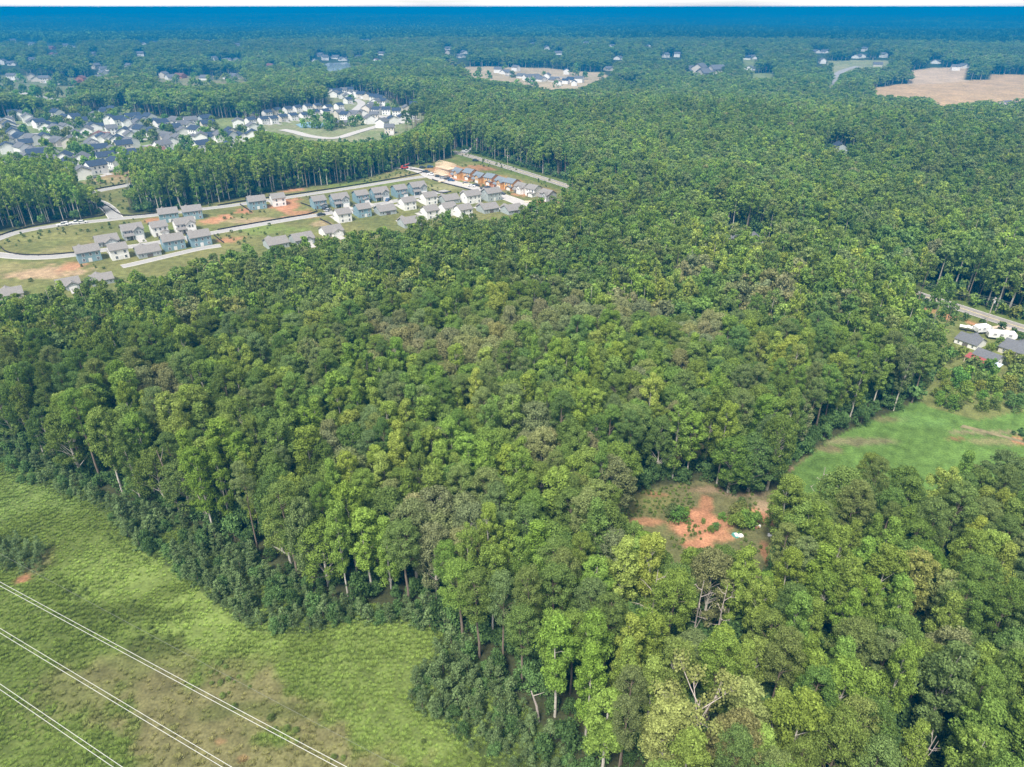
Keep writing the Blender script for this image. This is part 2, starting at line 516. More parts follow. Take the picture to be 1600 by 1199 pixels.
def build_ground():
    rings = np.concatenate([[0.5, 12, 24], np.geomspace(36, 2600, 560), np.geomspace(2650, 22000, 120)])
    ang = np.concatenate([np.radians(np.linspace(-45, 45, 391)), np.radians(np.linspace(50, 310, 40))])
    nr, na = len(rings), len(ang)
    r, a = np.meshgrid(rings, ang, indexing='ij')
    x, y = (r * np.sin(a)).ravel(), (r * np.cos(a)).ravel()
    z = height(x, y)
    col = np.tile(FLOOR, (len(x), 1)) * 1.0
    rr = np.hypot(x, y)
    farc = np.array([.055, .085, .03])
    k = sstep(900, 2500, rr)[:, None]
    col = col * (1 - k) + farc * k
    n = fbm(x, y, 14, 3, 4)
    n2 = fbm(x, y, 45, 8, 3)
    def zone(P, base, base2, blobs=()):
        s = inside(P, x, y)
        c = np.asarray(base) * (1 - n[:, None]) + np.asarray(base2) * n[:, None]
        col[s] = c[s]
        if blobs:
            apply_blobs(col, x, y, blobs, s.astype(float))
    zone(FIELD, GRASS * .75, GRASS * 1.25, FIELD_BLOBS)
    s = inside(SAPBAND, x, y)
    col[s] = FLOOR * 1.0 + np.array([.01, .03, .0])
    zone(CLEAR, (.11, .12, .045), (.16, .15, .07), CLEAR_BLOBS)
    s = inside(LAWN, x, y)
    st = .5 + .5 * np.sin((x * .8 - y * .6) * 2.4)
    c = np.array([.105, .182, .042]) * (.8 + .4 * n[:, None]) * (.93 + .14 * st[:, None])
    keep = s & inside(CLEAR, x, y)
    col[keep] = c[keep]
    apply_blobs(col, x, y, LAWN_BLOBS, keep.astype(float))
    zone(YARD, (.13, .16, .05), (.19, .20, .07), YARD_BLOBS)
    zone(DEV, (.12, .15, .045), (.21, .19, .075), DEV_BLOBS)
    zone(STRIP, (.13, .17, .06), (.22, .19, .09), STRIP_BLOBS)
    zone(SUBURB, (.13, .19, .06), (.22, .24, .12))
    zone(CLUSTER, (.15, .20, .07), (.30, .28, .18))
    zone(WEST, (.12, .17, .06), (.24, .22, .14))
    zone(WESTB, (.12, .17, .06), (.30, .24, .14))
    zone(MIDCLR, (.35, .30, .18), (.50, .38, .26))
    zone(CLAYF, (.40, .285, .15), (.55, .37, .21))
    zone(CLAYS, (.45, .34, .22), (.60, .44, .30))
    zone(GREENC, (.18, .24, .10), (.36, .33, .18))
    for P in SMALLC:
        zone(P, (.16, .22, .08), (.26, .28, .12))
    zone(SMALLC[7], CLAY, CLAY * .9)
    zone(SMALLC[8], CLAY * .8, GRASS)
    d = dist_line(ROAD_MAIN, x, y)
    k = ((1 - sstep(8, 11, d)) * (rr < 1500))[:, None] * .9
    col = col * (1 - k) + (GRASS * 1.1) * k
    # a few meadows far off
    k = (sstep(.70, .76, fbm(x, y, 700, 77, 3)) * sstep(1900, 2300, rr))[:, None]
    col = col * (1 - k) + np.array([.2, .26, .12]) * k
    nz = np.where(inside(FIELD, x, y), (fbm(x, y, 5, 91, 3) - .5) * .35, 0)
    z = z + nz
    V = np.column_stack([x, y, z])
    i = np.arange(nr - 1)[:, None] * na
    j = np.arange(na)[None, :]
    j2 = (j + 1) % na
    F = np.stack([i + j, i + na + j, i + na + j2, i + j2], -1).reshape(-1, 4)[:, ::-1]
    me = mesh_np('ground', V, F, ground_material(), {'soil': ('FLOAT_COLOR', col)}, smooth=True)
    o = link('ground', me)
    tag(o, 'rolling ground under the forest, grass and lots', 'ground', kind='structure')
build_ground()

# ------------------------------------------------------------------ roads, drives, kerbs
ASPH = mat('asphalt', (0.295, 0.287, 0.279), .9, .10, .6, .05)
ASPH_OLD = mat('old_asphalt', (0.246, 0.226, 0.209), .9, .12, .5, .05)
CONC = mat('concrete', (0.394, 0.373, 0.353), .85, .10, .5, .03)
KERB = mat('kerb_concrete', (0.55, 0.53, 0.5), .85, .1, 1)
def ribbon(name, P, w, z, m, label, cat='road', parent=None, wiggle=0):
    P = np.asarray(P, float)
    t = np.gradient(P, axis=0)
    t /= np.maximum(np.linalg.norm(t, axis=1), 1e-6)[:, None]
    nrm = np.column_stack([-t[:, 1], t[:, 0]])
    w = np.asarray(w) * np.ones(len(P))
    A, B = P + nrm * w[:, None] / 2, P - nrm * w[:, None] / 2
    V = [(q[0], q[1], float(height(q[0], q[1])) + z) for q in np.vstack([A, B])]
    n = len(P)
    F = [(i, n + i, n + i + 1, i + 1) for i in range(n - 1)]
    me = bpy.data.meshes.new(name)
    me.from_pydata(V, [], F)
    me.materials.append(m)
    o = link(name, me, parent)
    if parent is None:
        tag(o, label, cat, kind='structure')
    return o
def sheet(name, P, z, m, label, kind='structure', cat='pavement', parent=None):
    me = bpy.data.meshes.new(name)
    me.from_pydata([(p[0], p[1], float(height(p[0], p[1])) + z) for p in P], [], [tuple(range(len(P)))])
    me.materials.append(m)
    o = link(name, me, parent)
    if parent is None:
        tag(o, label, cat, kind=kind)
    return o
def kerbs(P, w, parent):
    t = np.gradient(P, axis=0)
    t /= np.maximum(np.linalg.norm(t, axis=1), 1e-6)[:, None]
    nrm = np.column_stack([-t[:, 1], t[:, 0]])
    for s in (-1, 1):
        a, b = P + nrm * s * (w / 2), P + nrm * s * (w / 2 + .35)
        V = [(p[0], p[1], float(height(p[0], p[1])) + .14) for p in np.vstack([a, b])]
        V += [(v[0], v[1], v[2] - .3) for v in V]
        n = len(P)
        F = []
        for i in range(n - 1):
            F += [(i, n + i, n + i + 1, i + 1), (i, i + 1, 2 * n + i + 1, 2 * n + i), (n + i, 3 * n + i, 3 * n + i + 1, n + i + 1)]
        me = bpy.data.meshes.new('kerb')
        me.from_pydata(V, [], F)
        me.materials.append(KERB)
        link('kerb', me, parent)

L = lambda pts, n=2: smooth_line(poly(pts), n)
road = ribbon('country_road', ROAD_MAIN, 7.0, .10, ASPH_OLD, 'two lane country road cutting diagonally through the forest')
PAINT = mat('road_paint', (.75, .62, .25), .7, .1, 1)
PAINTW = mat('white_road_paint', (.8, .8, .78), .7, .1, 1)
def offset(P, d):
    t = np.gradient(P, axis=0)
    t /= np.maximum(np.linalg.norm(t, axis=1), 1e-6)[:, None]
    return P + np.column_stack([-t[:, 1], t[:, 0]]) * d
for d, m in ((-.15, PAINT), (.15, PAINT), (-3.2, PAINTW), (3.2, PAINTW)):
    ribbon('lane_marking', offset(ROAD_MAIN, d), .14, .108, m, None, parent=road)
STREETS = [
    ('street', L([(-60, 400), (-30, 384), (0, 372), (31, 362), (97, 351), (169, 344), (194, 341), (242, 337), (315, 327), (360, 322), (385, 318), (462, 307), (543, 295), (610, 284), (667, 275), (676, 276)]), 5.2,
     'new concrete street curving round the lots in front of the tree belt'),
    ('street', L([(-60, 400), (-20, 396), (24, 402), (70, 403), (116, 399), (160, 391), (203, 386), (256, 378), (334, 364), (430, 347), (498, 336), (525, 332), (565, 324), (620, 314), (700, 298)]), 5.2,
     'new concrete street between the two lower rows of blue and white houses'),
    ('street', L([(181, 341), (172, 328), (157, 317), (133, 311), (124, 306), (150, 299), (194, 291), (266, 277)]), 6.5, 'light grey street bending round the empty lot by the left tree patch'),
    ('street', L([(620, 261), (640, 263), (662, 269), (676, 277), (690, 281), (732, 292), (790, 308), (825, 322), (850, 335)], 2), 8, 'street of the building site, in front of the unfinished orange houses'),
    ('street', L([(190, 417), (205, 414), (260, 401), (315, 388), (345, 384)]), 4.5, 'street behind the blue houses at the edge of the forest canopy'),
    ('street', L([(-60, 212), (10, 212), (60, 208), (100, 214), (150, 204), (250, 206), (330, 208), (420, 214)]), 7, 'suburban street winding between white houses, upper one'),
    ('street', L([(-60, 258), (20, 256), (60, 243), (110, 240), (180, 236), (240, 226), (300, 218), (380, 222)]), 7, 'suburban street between white houses, middle one'),
    ('street', L([(-60, 232), (0, 222), (40, 222), (90, 230), (140, 226), (190, 216), (240, 204), (300, 203)]), 6, 'suburban street between the dark roofed houses'),
    ('street', L([(440, 203), (458, 206), (484, 214), (525, 218), (556, 207), (590, 198), (610, 190), (600, 182), (560, 178), (552, 174), (567, 163), (560, 157), (530, 151)]), 9, 'broad pale street round the pool and up into the hillside houses'),
    ('street', L([(395, 190), (430, 187), (470, 180), (510, 176), (545, 176)]), 6, 'narrow street between the two straight rows of small houses'),
    ('street', L([(-60, 138), (10, 141), (40, 147), (75, 155), (110, 158)]), 12, 'wide pale road at the far left among the woods'),
    ('street', L([(712, 240), (722, 240), (728, 236), (733, 228)]), 7, 'short side road turning off behind the tree belt'),
    ('street', L([(1300, 133), (1303, 122), (1312, 112), (1340, 104)]), 14, 'faint track across the far green clearing'),
    ('street', L([(790, 118), (820, 121), (860, 120), (900, 122)]), 14, 'pale street of the distant housing site')]
for nm, P, w, lab in STREETS:
    o = ribbon(nm, P, w, .07 if w < 9 else .3, CONC if w in (8, 9, 12) else ASPH, lab)
    if np.hypot(*P[0]) < 520:
        kerbs(P, w, o)
sheet('driveway', poly([(1543, 512), (1560, 509), (1586, 513), (1570, 519), (1550, 520)]), .06, mat('gravel', (.5, .40, .31), .95, .2, 1.5), 'pinkish gravel drive joining the road by the camper')
sheet('footpath', poly([(1500, 668), (1540, 677), (1600, 693), (1650, 706), (1650, 702), (1600, 689), (1540, 673), (1505, 664)]), .05, mat('trodden_soil', (.19, .165, .09), .95, .3, .7), 'brown trodden track along the vegetable rows in the green field')
sheet('sports_court', poly([(462, 195), (478, 191), (505, 192), (512, 196), (498, 200), (470, 200)]), .25, mat('blue_court', (.16, .27, .33), .6, .1, .3), 'blue tennis and pool court beside two round trees')
water = mat('lake_water', (.30, .36, .40), .08, .1, .02, spec=.5)
sheet('lake', LAKE, .8, water, 'small pale lake in the far woods', cat='lake')

# ------------------------------------------------------------------ houses
WHITE = mat('white_siding', (.80, .79, .77), .7, .05, .6)
CREAM = mat('cream_siding', (.62, .57, .50), .7, .06, .6)
BLUE = mat('blue_siding', (.22, .33, .38), .7, .06, .6)
GREY = mat('grey_siding', (.38, .42, .42), .7, .06, .6)
BRICK = mat('brick_wall', (.40, .18, .13), .85, .15, 1.2)
OSB = mat('sheathing_board', (.62, .36, .14), .8, .18, .9)
TRIM = mat('white_trim', (.78, .77, .75), .6, .04, 1)
LUMBER = mat('pale_lumber', (.72, .60, .44), .8, .15, 2)
R_GREY = mat('grey_shingle', (0.205, 0.193, 0.184), .95, .16, 1.6, .2)
R_DARK = mat('slate_blue_shingle', (0.037, 0.053, 0.086), .95, .2, 1.6, .2)
R_MID = mat('weathered_shingle', (0.123, 0.127, 0.139), .95, .16, 1.6, .2)
R_RED = mat('red_brown_shingle', (0.164, 0.082, 0.070), .95, .16, 1.6, .2)
R_SITE = mat('blue_grey_shingle', (0.156, 0.184, 0.213), .95, .14, 1.6, .2)
PANE = mat('window_glass', (.045, .06, .08), .12, .1, 1, spec=.6)
DOORM = mat('painted_door', (.16, .14, .13), .5, .1, 1)
GARD = mat('garage_door', (.72, .71, .69), .6, .05, 1)
MESHC = {}
def cached(key, fn):
    if key not in MESHC:
        MESHC[key] = fn()
    return MESHC[key]

def gable_wall(w, d, e, rise, axis, m, key, z0=0.0):
    """walls with their two gable ends; the ridge runs along axis"""
    def f():
        b = MB()
        X, Y = w / 2, d / 2
        lo = [(-X, -Y, z0), (X, -Y, z0), (X, Y, z0), (-X, Y, z0)]
        hi = [(-X, -Y, e), (X, -Y, e), (X, Y, e), (-X, Y, e)]
        if axis == 'x':
            g = [(-X, 0, e + rise), (X, 0, e + rise)]
            b.add(lo + hi + g, [(0, 1, 5, 4), (2, 3, 7, 6), (1, 2, 6, 9, 5), (3, 0, 4, 8, 7), (4, 5, 9, 8), (6, 7, 8, 9)])
        else:
            g = [(0, -Y, e + rise), (0, Y, e + rise)]
            b.add(lo + hi + g, [(1, 2, 6, 5), (3, 0, 4, 7), (0, 1, 5, 8, 4), (2, 3, 7, 9, 6), (5, 6, 9, 8), (7, 4, 8, 9)])
        return b.mesh('wall', m)
    return cached(key, f)

def gable_roof(w, d, e, rise, axis, m, key, over=.5, th=.22):
    def f():
        b = MB()
        ax = axis == 'x'
        W, D = (w, d) if ax else (d, w)
        sl = rise / (D / 2)
        X, Y = W / 2 + over, D / 2 + over
        zt, ze = e + rise + .06, e - sl * over + .06
        V = []
        for zz in (0, th):
            V += [(-X, -Y, ze + zz), (X, -Y, ze + zz), (X, 0, zt + zz), (-X, 0, zt + zz), (-X, Y, ze + zz), (X, Y, ze + zz)]
        F = [(6, 7, 8, 9), (9, 8, 11, 10), (1, 0, 3, 2), (2, 3, 4, 5), (0, 1, 7, 6), (5, 4, 10, 11), (1, 2, 8, 7), (2, 5, 11, 8), (3, 0, 6, 9), (4, 3, 9, 10)]
        if not ax:
            V = [(-y, x, z) for x, y, z in V]
        b.add(V, F)
        return b.mesh('roof', m)
    return cached(key, f)

SPLIT_PANES = True
WDIM = {}
def pane_mesh(w, h):
    b = MB()
    b.box(-w / 2 + .02, w / 2 - .02, -.07, -.052, -h / 2 + .02, h / 2 - .02)
    return b.mesh('pane', PANE)
def window_mesh(w, h):
    me = window_mesh_(w, h)
    WDIM[me.name] = (w, h)
    return me
def window_mesh_(w, h):
    def f():
        b = MB()
        t = .12
        b.box(-w / 2, w / 2, -.05, .04, -h / 2, h / 2, 1)
        for x0, x1, z0, z1 in ((-w / 2 - t, -w / 2, -h / 2 - t, h / 2 + t), (w / 2, w / 2 + t, -h / 2 - t, h / 2 + t), (-w / 2, w / 2, h / 2, h / 2 + t), (-w / 2, w / 2, -h / 2 - t, -h / 2), (-w / 2, w / 2, -.04, .04)):
            b.box(x0, x1, -.09, .04, z0, z1, 0)
        return b.mesh('window', [TRIM, PANE])
    return cached(('win', w, h), f)
def slab_mesh(w, h, m, nm, lines=0):
    def f():
        b = MB()
        b.box(-w / 2, w / 2, -.07, .04, 0, h)
        for k in range(lines):
            z = h * (k + 1) / (lines + 1)
            b.box(-w / 2 + .1, w / 2 - .1, -.09, -.07, z - .22, z + .1)
        return b.mesh(nm, m)
    return cached((nm, w, h), f)

def put(nm, me, root, x, y, z, rz=0):
    o = link(nm, me, root, (x, y, z), rz)
    if nm == 'window' and SPLIT_PANES:
        dims = WDIM[me.name]
        link('pane', cached(('pane',) + dims, lambda: pane_mesh(*dims)), o)
    return o

HOUSES = []
def house(px, style, wall, roof, label, heading=None, at=None, s=1.0, near=True, group=None, nm='house'):
    p = G(*px) if at is None else at
    z = float(height(p[0], p[1]))
    root = thing(nm, label, 'house', (p[0], p[1], z), heading or 0.0, group)
    root.scale = (s, s, s)
    HOUSES.append((p[0], p[1], 8 * s))
    wk, rk = wall.name, roof.name
    if style == 'two_storey':      # cross gable over the garage, porch at the door
        w, d, e, ri = 11.0, 9.0, 5.6, 2.6
        put('wall', gable_wall(w, d, e, ri, 'x', wall, ('w2', wk), -.6), root, 0, 0, 0)
        put('roof', gable_roof(w, d, e, ri, 'x', roof, ('r2', rk)), root, 0, 0, 0)
        if near:
            put('front_gable', gable_wall(5.2, 3.4, 5.3, 2.0, 'y', wall if wall is not BLUE else GREY, ('g2', wk), -.6), root, 2.4, -4.6, 0)
            put('gable_roof', gable_roof(5.2, 5.6, 5.3, 2.0, 'y', roof, ('gr2', rk)), root, 2.4, -3.6, 0)
            put('garage_door', slab_mesh(4.4, 2.3, GARD, 'garage_door', 3), root, 2.4, -6.3, .05)
            put('porch_roof', gable_roof(4.6, 2.2, 2.9, .9, 'x', roof, ('pr', rk)), root, -2.9, -5.2, 0)
            for x in (-5.0, -0.9):
                put('porch_post', cached('post', lambda: post_mesh()), root, x, -6.0, 0)
            put('front_door', slab_mesh(1.0, 2.1, DOORM, 'front_door'), root, -1.6, -4.5, .1)
            for x, y, zz in ((-4.2, -4.5, 4.2), (-2.2, -4.5, 4.2), (-.9, -4.5, 4.2), (1.6, -6.3, 4.2), (3.2, -6.3, 4.2), (-3.8, -4.5, 1.6)):
                put('window', window_mesh(1.0, 1.4), root, x, y, zz)
            for x, zz in ((-3.8, 4.1), (-.8, 4.1), (2.6, 4.1), (-3.8, 1.5), (3.0, 1.5)):
                put('window', window_mesh(1.1, 1.3), root, x, 4.5, zz, math.pi)
            put('back_door', slab_mesh(1.7, 2.1, GARD, 'back_door'), root, 0, 4.5, .1, math.pi)
            for s_ in (-1, 1):
                put('window', window_mesh(.9, 1.2), root, s_ * 5.5, .6, 4.0, s_ * math.pi / 2)
    elif style == 'narrow':        # plain two storey box, gable to the front
        w, d, e, ri = 8.6, 9.6, 5.5, 2.3
        put('wall', gable_wall(w, d, e, ri, 'x', wall, ('wn', wk), -.6), root, 0, 0, 0)
        put('roof', gable_roof(w, d, e, ri, 'x', roof, ('rn', rk)), root, 0, 0, 0)
        if near:
            put('garage_bay', gable_wall(4.2, 2.4, 2.7, .8, 'y', wall, ('gb', wk), -.6), root, 1.9, -5.6, 0)
            put('garage_roof', gable_roof(4.2, 3.2, 2.7, .8, 'y', roof, ('gbr', rk)), root, 1.9, -5.3, 0)
            put('garage_door', slab_mesh(3.4, 2.2, GARD, 'garage_door', 3), root, 1.9, -6.8, .05)
            put('front_door', slab_mesh(1.0, 2.1, DOORM, 'front_door'), root, -2.4, -4.8, .1)
            for x in (-2.6, 0, 2.6):
                put('window', window_mesh(1.0, 1.3), root, x, -4.8, 4.2)
            for x, zz in ((-2.6, 4.1), (1.9, 4.1), (-2.6, 1.5), (1.9, 1.5)):
                put('window', window_mesh(1.1, 1.3), root, x, 4.8, zz, math.pi)
            put('back_door', slab_mesh(1.7, 2.1, GARD, 'back_door'), root, -.3, 4.8, .1, math.pi)
    elif style == 'bungalow':      # one storey, wide, a gable on the front
        w, d, e, ri = 13.0, 12.0, 3.1, 3.0
        put('wall', gable_wall(w, d, e, ri, 'x', wall, ('wb', wk), -.6), root, 0, 0, 0)
        put('roof', gable_roof(w, d, e, ri, 'x', roof, ('rb', rk)), root, 0, 0, 0)
        put('front_gable', gable_wall(7.0, 4.0, 3.0, 2.1, 'y', wall, ('gb1', wk), -.6), root, 1.6, -6.4, 0)
        put('gable_roof', gable_roof(7.0, 7.0, 3.0, 2.1, 'y', roof, ('gbr1', rk)), root, 1.6, -4.9, 0)
        if near:
            put('garage_door', slab_mesh(4.6, 2.3, GARD, 'garage_door', 3), root, 1.6, -8.4, .05)
            put('front_door', slab_mesh(1.0, 2.1, DOORM, 'front_door'), root, -3.0, -6.0, .1)
            for x in (-5.0, 5.8):
                put('window', window_mesh(1.1, 1.3), root, x, -6.0, 1.6)
            put('window', window_mesh(.8, .8), root, 1.6, -8.4, 3.6)
            for x in (-4.5, 4.0):
                put('window', window_mesh(1.1, 1.3), root, x, 6.0, 1.6, math.pi)
            put('patio_shade_slab', slab_mesh(3.2, 2.1, DOORM, 'patio_shade_slab'), root, 0, 6.0, .1, math.pi)  # flat dark slab on the wall, its colour stands for a patio's shade
    gx, gy = {'two_storey': (2.4, -6.4), 'narrow': (1.9, -6.9), 'bungalow': (1.6, -8.5)}[style]
    if not near:
        gy += 1.8
    if nm == 'house':
        put('driveway', cached('driveway', drive_mesh), root, gx, gy, 0)
    if not near:
        y0 = {'two_storey': 4.5, 'narrow': 4.8, 'bungalow': 6.0}[style]
        for zz in ((4.1, 1.6) if style != 'bungalow' else (1.6,)):
            for x in (-2.6, 0.2, 2.8):
                if zz < 2 and x > 2 and style != 'bungalow':
                    continue
                put('window', window_mesh(1.1, 1.3), root, x, -y0, zz)
        if style != 'bungalow':
            put('garage_door', slab_mesh(3.4, 2.2, GARD, 'garage_door', 3), root, 2.2, -y0, .05)
    return root
def drive_mesh():
    b = MB()
    b.box(-2.1, 2.1, -7.5, 0, -.1, .13)
    return b.mesh('driveway', CONC)
def post_mesh():
    b = MB()
    b.box(-.12, .12, -.12, .12, 0, 2.9)
    return b.mesh('porch_post', TRIM)

def head(p1, p2, flip=False):
    a, b = G(*p1), G(*p2)
    return math.atan2(b[1] - a[1], b[0] - a[0]) + (math.pi if flip else 0)
h_low = head((117, 402), (330, 366))
h_up = head((200, 341), (330, 325))
h_mid = head((483, 330), (668, 303))
R_G = R_GREY
DEVH = [
    ((265, 345), 'two_storey', BLUE, 1, h_up, 'blue two storey house seen from behind, back row beside its twin by the street'),
    ((302, 341), 'two_storey', BLUE, 1, h_up, 'blue two storey house at the right end of the left back row'),
    ((290, 361), 'two_storey', WHITE, 0, h_low, 'two storey house with pale gables and white garage below the blue back row'),
    ((250, 366), 'narrow', WHITE, 0, h_low, 'narrow white two storey house between the grey gabled house and the blue row'),
    ((209, 371), 'two_storey', GREY, 0, h_low, 'large grey gabled two storey house with porch, middle of the left lots'),
    ((168, 381), 'bungalow', GREY, 0, h_low, 'grey one storey house with wide hipped looking roof, leftmost facing the lower street'),
    ((140, 406), 'two_storey', BLUE, 1, h_low, 'blue two storey house nearest the left loop of the street'),
    ((187, 402), 'narrow', WHITE, 1, h_low, 'narrow white house between the blue corner house and a grey bungalow'),
    ((232, 398), 'bungalow', GREY, 1, h_low, 'grey bungalow with dark rear patio beside the narrow white house'),
    ((272, 388), 'two_storey', BLUE, 1, h_low, 'blue two storey house right of the grey bungalow with the patio'),
    ((313, 382), 'two_storey', BLUE, 1, h_low, 'blue two storey house last in the lower left row by the canopy'),
    ((108, 448), 'bungalow', GREY, 0, h_low, 'grey roofed bungalow half hidden by treetops left of the blue corner house'),
    ((160, 441), 'bungalow', GREY, 1, h_low, 'low grey roof showing over the treetops below the blue corner house'),
    ((18, 464), 'bungalow', CREAM, 1, h_low, 'grey roof at the left photo edge above the oaks'),
    ((402, 325), 'two_storey', BLUE, 1, h_up, 'blue two storey house standing alone beside a small white house'),
    ((435, 320), 'narrow', WHITE, 1, h_up, 'small white two storey house standing alone by the empty clay lots'),
    ((498, 324), 'narrow', BLUE, 0, h_mid, 'blue house with white dormer windows and black car, first of the middle row'),
    ((531, 321), 'two_storey', BLUE, 0, h_mid, 'blue gabled house, second of the middle row from the clay lots'),
    ((564, 315), 'narrow', BLUE, 0, h_mid, 'blue house with white garage, third of the middle row from the clay lots'),
    ((593, 311), 'two_storey', BLUE, 0, h_mid, 'blue gabled house with blue car on its drive, fourth of the middle row'),
    ((624, 306), 'narrow', BLUE, 0, h_mid, 'blue house, fifth of the middle row from the clay lots'),
    ((652, 302), 'two_storey', BLUE, 0, h_mid, 'blue gabled house at the right end of the middle row by the grass'),
    ((567, 337), 'narrow', BLUE, 1, h_mid, 'blue house seen from behind below the third house of the middle row'),
    ((536, 345), 'narrow', WHITE, 1, h_mid, 'white house by the dark car, first behind the middle row'),
    ((602, 333), 'bungalow', GREY, 1, h_mid, 'grey bungalow between the blue and white rear houses'),
    ((637, 326), 'narrow', WHITE, 1, h_mid, 'white two storey house behind the fifth blue house'),
    ((670, 318), 'narrow', WHITE, 1, h_mid, 'white two storey house behind the right end of the middle row'),
    ((702, 316), 'bungalow', GREY, 1, h_mid, 'grey green bungalow with broad roof beside the fenced grass lot'),
    ((672, 340), 'narrow', WHITE, 1, h_mid, 'white house with brown grey roof just over the canopy'),
    ((700, 335), 'narrow', WHITE, 1, h_mid, 'white gabled house touching the canopy under the grey green bungalow'),
    ((640, 352), 'bungalow', GREY, 1, h_mid, 'low grey roof half sunk in the canopy below the white houses'),
    ((472, 378), 'bungalow', GREY, 0, h_low, 'pale bungalow with front gable at the canopy edge under the lower street'),
    ((432, 385), 'bungalow', GREY, 1, h_low, 'small grey roof at the canopy edge, left of the pale bungalow'),
    ((518, 366), 'bungalow', WHITE, 0, h_low, 'white walled bungalow at the canopy edge by the orange shrubs'),
    ((736, 316), 'two_storey', WHITE, 1, h_mid, 'tall white gabled house with grey roof facing the building site'),
    ((768, 312), 'two_storey', GREY, 1, h_mid, 'grey blue house with white gable next to the tall white one'),
    ((724, 338), 'narrow', WHITE, 1, h_mid, 'white house tucked under the tall white gabled house by the canopy'),
    ((762, 330), 'bungalow', GREY, 1, h_mid, 'low grey house at the canopy below the grey blue house'),
    ((800, 332), 'bungalow', GREY, 1, h_mid, 'small roof glimpsed between the pines right of the houses')]
for px, st, wl, rear, hd, lab in DEVH:
    house(px, st, wl, R_G, lab, hd + (math.pi if rear else 0), s=.84 if st != 'bungalow' else .74 if px[1] < 437 else .62)

# the building site: sheathed and framed houses
h_site = head((690, 281), (790, 308))
SITE = [((718, 277), OSB, 'orange board sheathed house, nearest the bare timber frame'), ((735, 279), OSB, 'orange board sheathed house, second from the timber frame'),
        ((751, 284), OSB, 'orange board sheathed house with grey roof, third from the timber frame'), ((768, 287), OSB, 'orange board sheathed house, fourth from the timber frame'),
        ((785, 292), OSB, 'orange board sheathed house, fifth from the timber frame'), ((800, 295), OSB, 'orange board sheathed house next to the first white wrapped one'),
        ((816, 301), WHITE, 'white wrapped unfinished house beside the last orange one'), ((834, 305), WHITE, 'white gabled unfinished house nearest the country road'),
        ((856, 312), GREY, 'grey roofed house by the road end of the building site')]
for k_, (px, wl, lab) in enumerate(SITE):
    house(px, 'narrow' if k_ % 2 else 'two_storey', wl, R_SITE if wl is OSB else R_GREY, lab, h_site + (.12 if k_ % 2 else -.05), s=.80 if k_ % 2 else .72, nm='unfinished_house')

def framed_house(px, hd, label, s=1.0):
    p = G(*px)
    root = thing('framed_house', label, 'house frame', (p[0], p[1], 0), hd)
    root.scale = (s, s, s)
    HOUSES.append((p[0], p[1], 9))
    def studs(x0, y0, x1, y1, z0, z1):
        b = MB()
        L_ = math.hypot(x1 - x0, y1 - y0)
        n = int(L_ / .6)
        for k in range(n + 1):
            x, y = x0 + (x1 - x0) * k / n, y0 + (y1 - y0) * k / n
            b.box(x - .06, x + .06, y - .06, y + .06, z0, z1)
        for z in (z0 - .12, z1):
            b.box(min(x0, x1) - .07, max(x0, x1) + .07, min(y0, y1) - .07, max(y0, y1) + .07, z, z + .12)
        return b.mesh('stud_wall', LUMBER)
    for fl in (0, 1):
        z0 = .2 + fl * 3.0
        for a in ((-9, -4.5, 9, -4.5), (-9, 4.5, 9, 4.5), (-9.2, -4.3, -9.2, 4.3), (9.2, -4.3, 9.2, 4.3), (-3, -4.2, -3, 4.2), (3, -4.2, 3, 4.2)):
            link('stud_wall', studs(*a, z0, z0 + 2.6), root)
    b = MB()
    b.box(-9.3, 9.3, -4.6, 4.6, 2.95, 3.06)
    link('floor_deck', b.mesh('floor_deck', LUMBER), root)
    for k in range(10):
        b = MB()
        x = -8.8 + k * 1.95
        b.tube([(x, -5, 5.9), (x, 0, 8.2)], .1, 4)
        b.tube([(x, 5, 5.9), (x, 0, 8.2)], .1, 4)
        b.tube([(x, -5, 5.95), (x, 5, 5.95)], .08, 4)
        link('roof_truss', b.mesh('roof_truss', LUMBER), root)
framed_house((697, 267), h_site + math.pi, 'pale open timber house frame left of the orange sheathed houses', .8)
framed_house((690, 276), h_site, 'low pale timber frame in front of the taller one', .55)
def lumber_pile(px, hd, label):
    p = G(*px)
    root = thing('lumber_pile', label, 'lumber', (p[0], p[1], 0), hd, 'lumber piles on the building site')
    for k in range(3):
        b = MB()
        b.box(-2.4, 2.4, -1.2 + k * .85, -.5 + k * .85, .12, .8 - .15 * k)
        link('board_bundle', b.mesh('board_bundle', LUMBER), root)
    for x in (-1.8, 1.8):
        b = MB()
        b.box(x - .1, x + .1, -1.3, 1.3, 0, .12)
        link('bearer', b.mesh('bearer', LUMBER), root)
lumber_pile((702, 279), .4, 'pallet of pale boards beside the low timber frame')
lumber_pile((690, 284), .9, 'pallet of pale boards at the street bend of the building site')
lumber_pile((728, 289), .2, 'pallet of pale boards before the second orange house')
lumber_pile((765, 298), .7, 'pallet of pale boards before the fourth orange house')
lumber_pile((826, 316), .1, 'pallet of boards on red clay near the canopy')

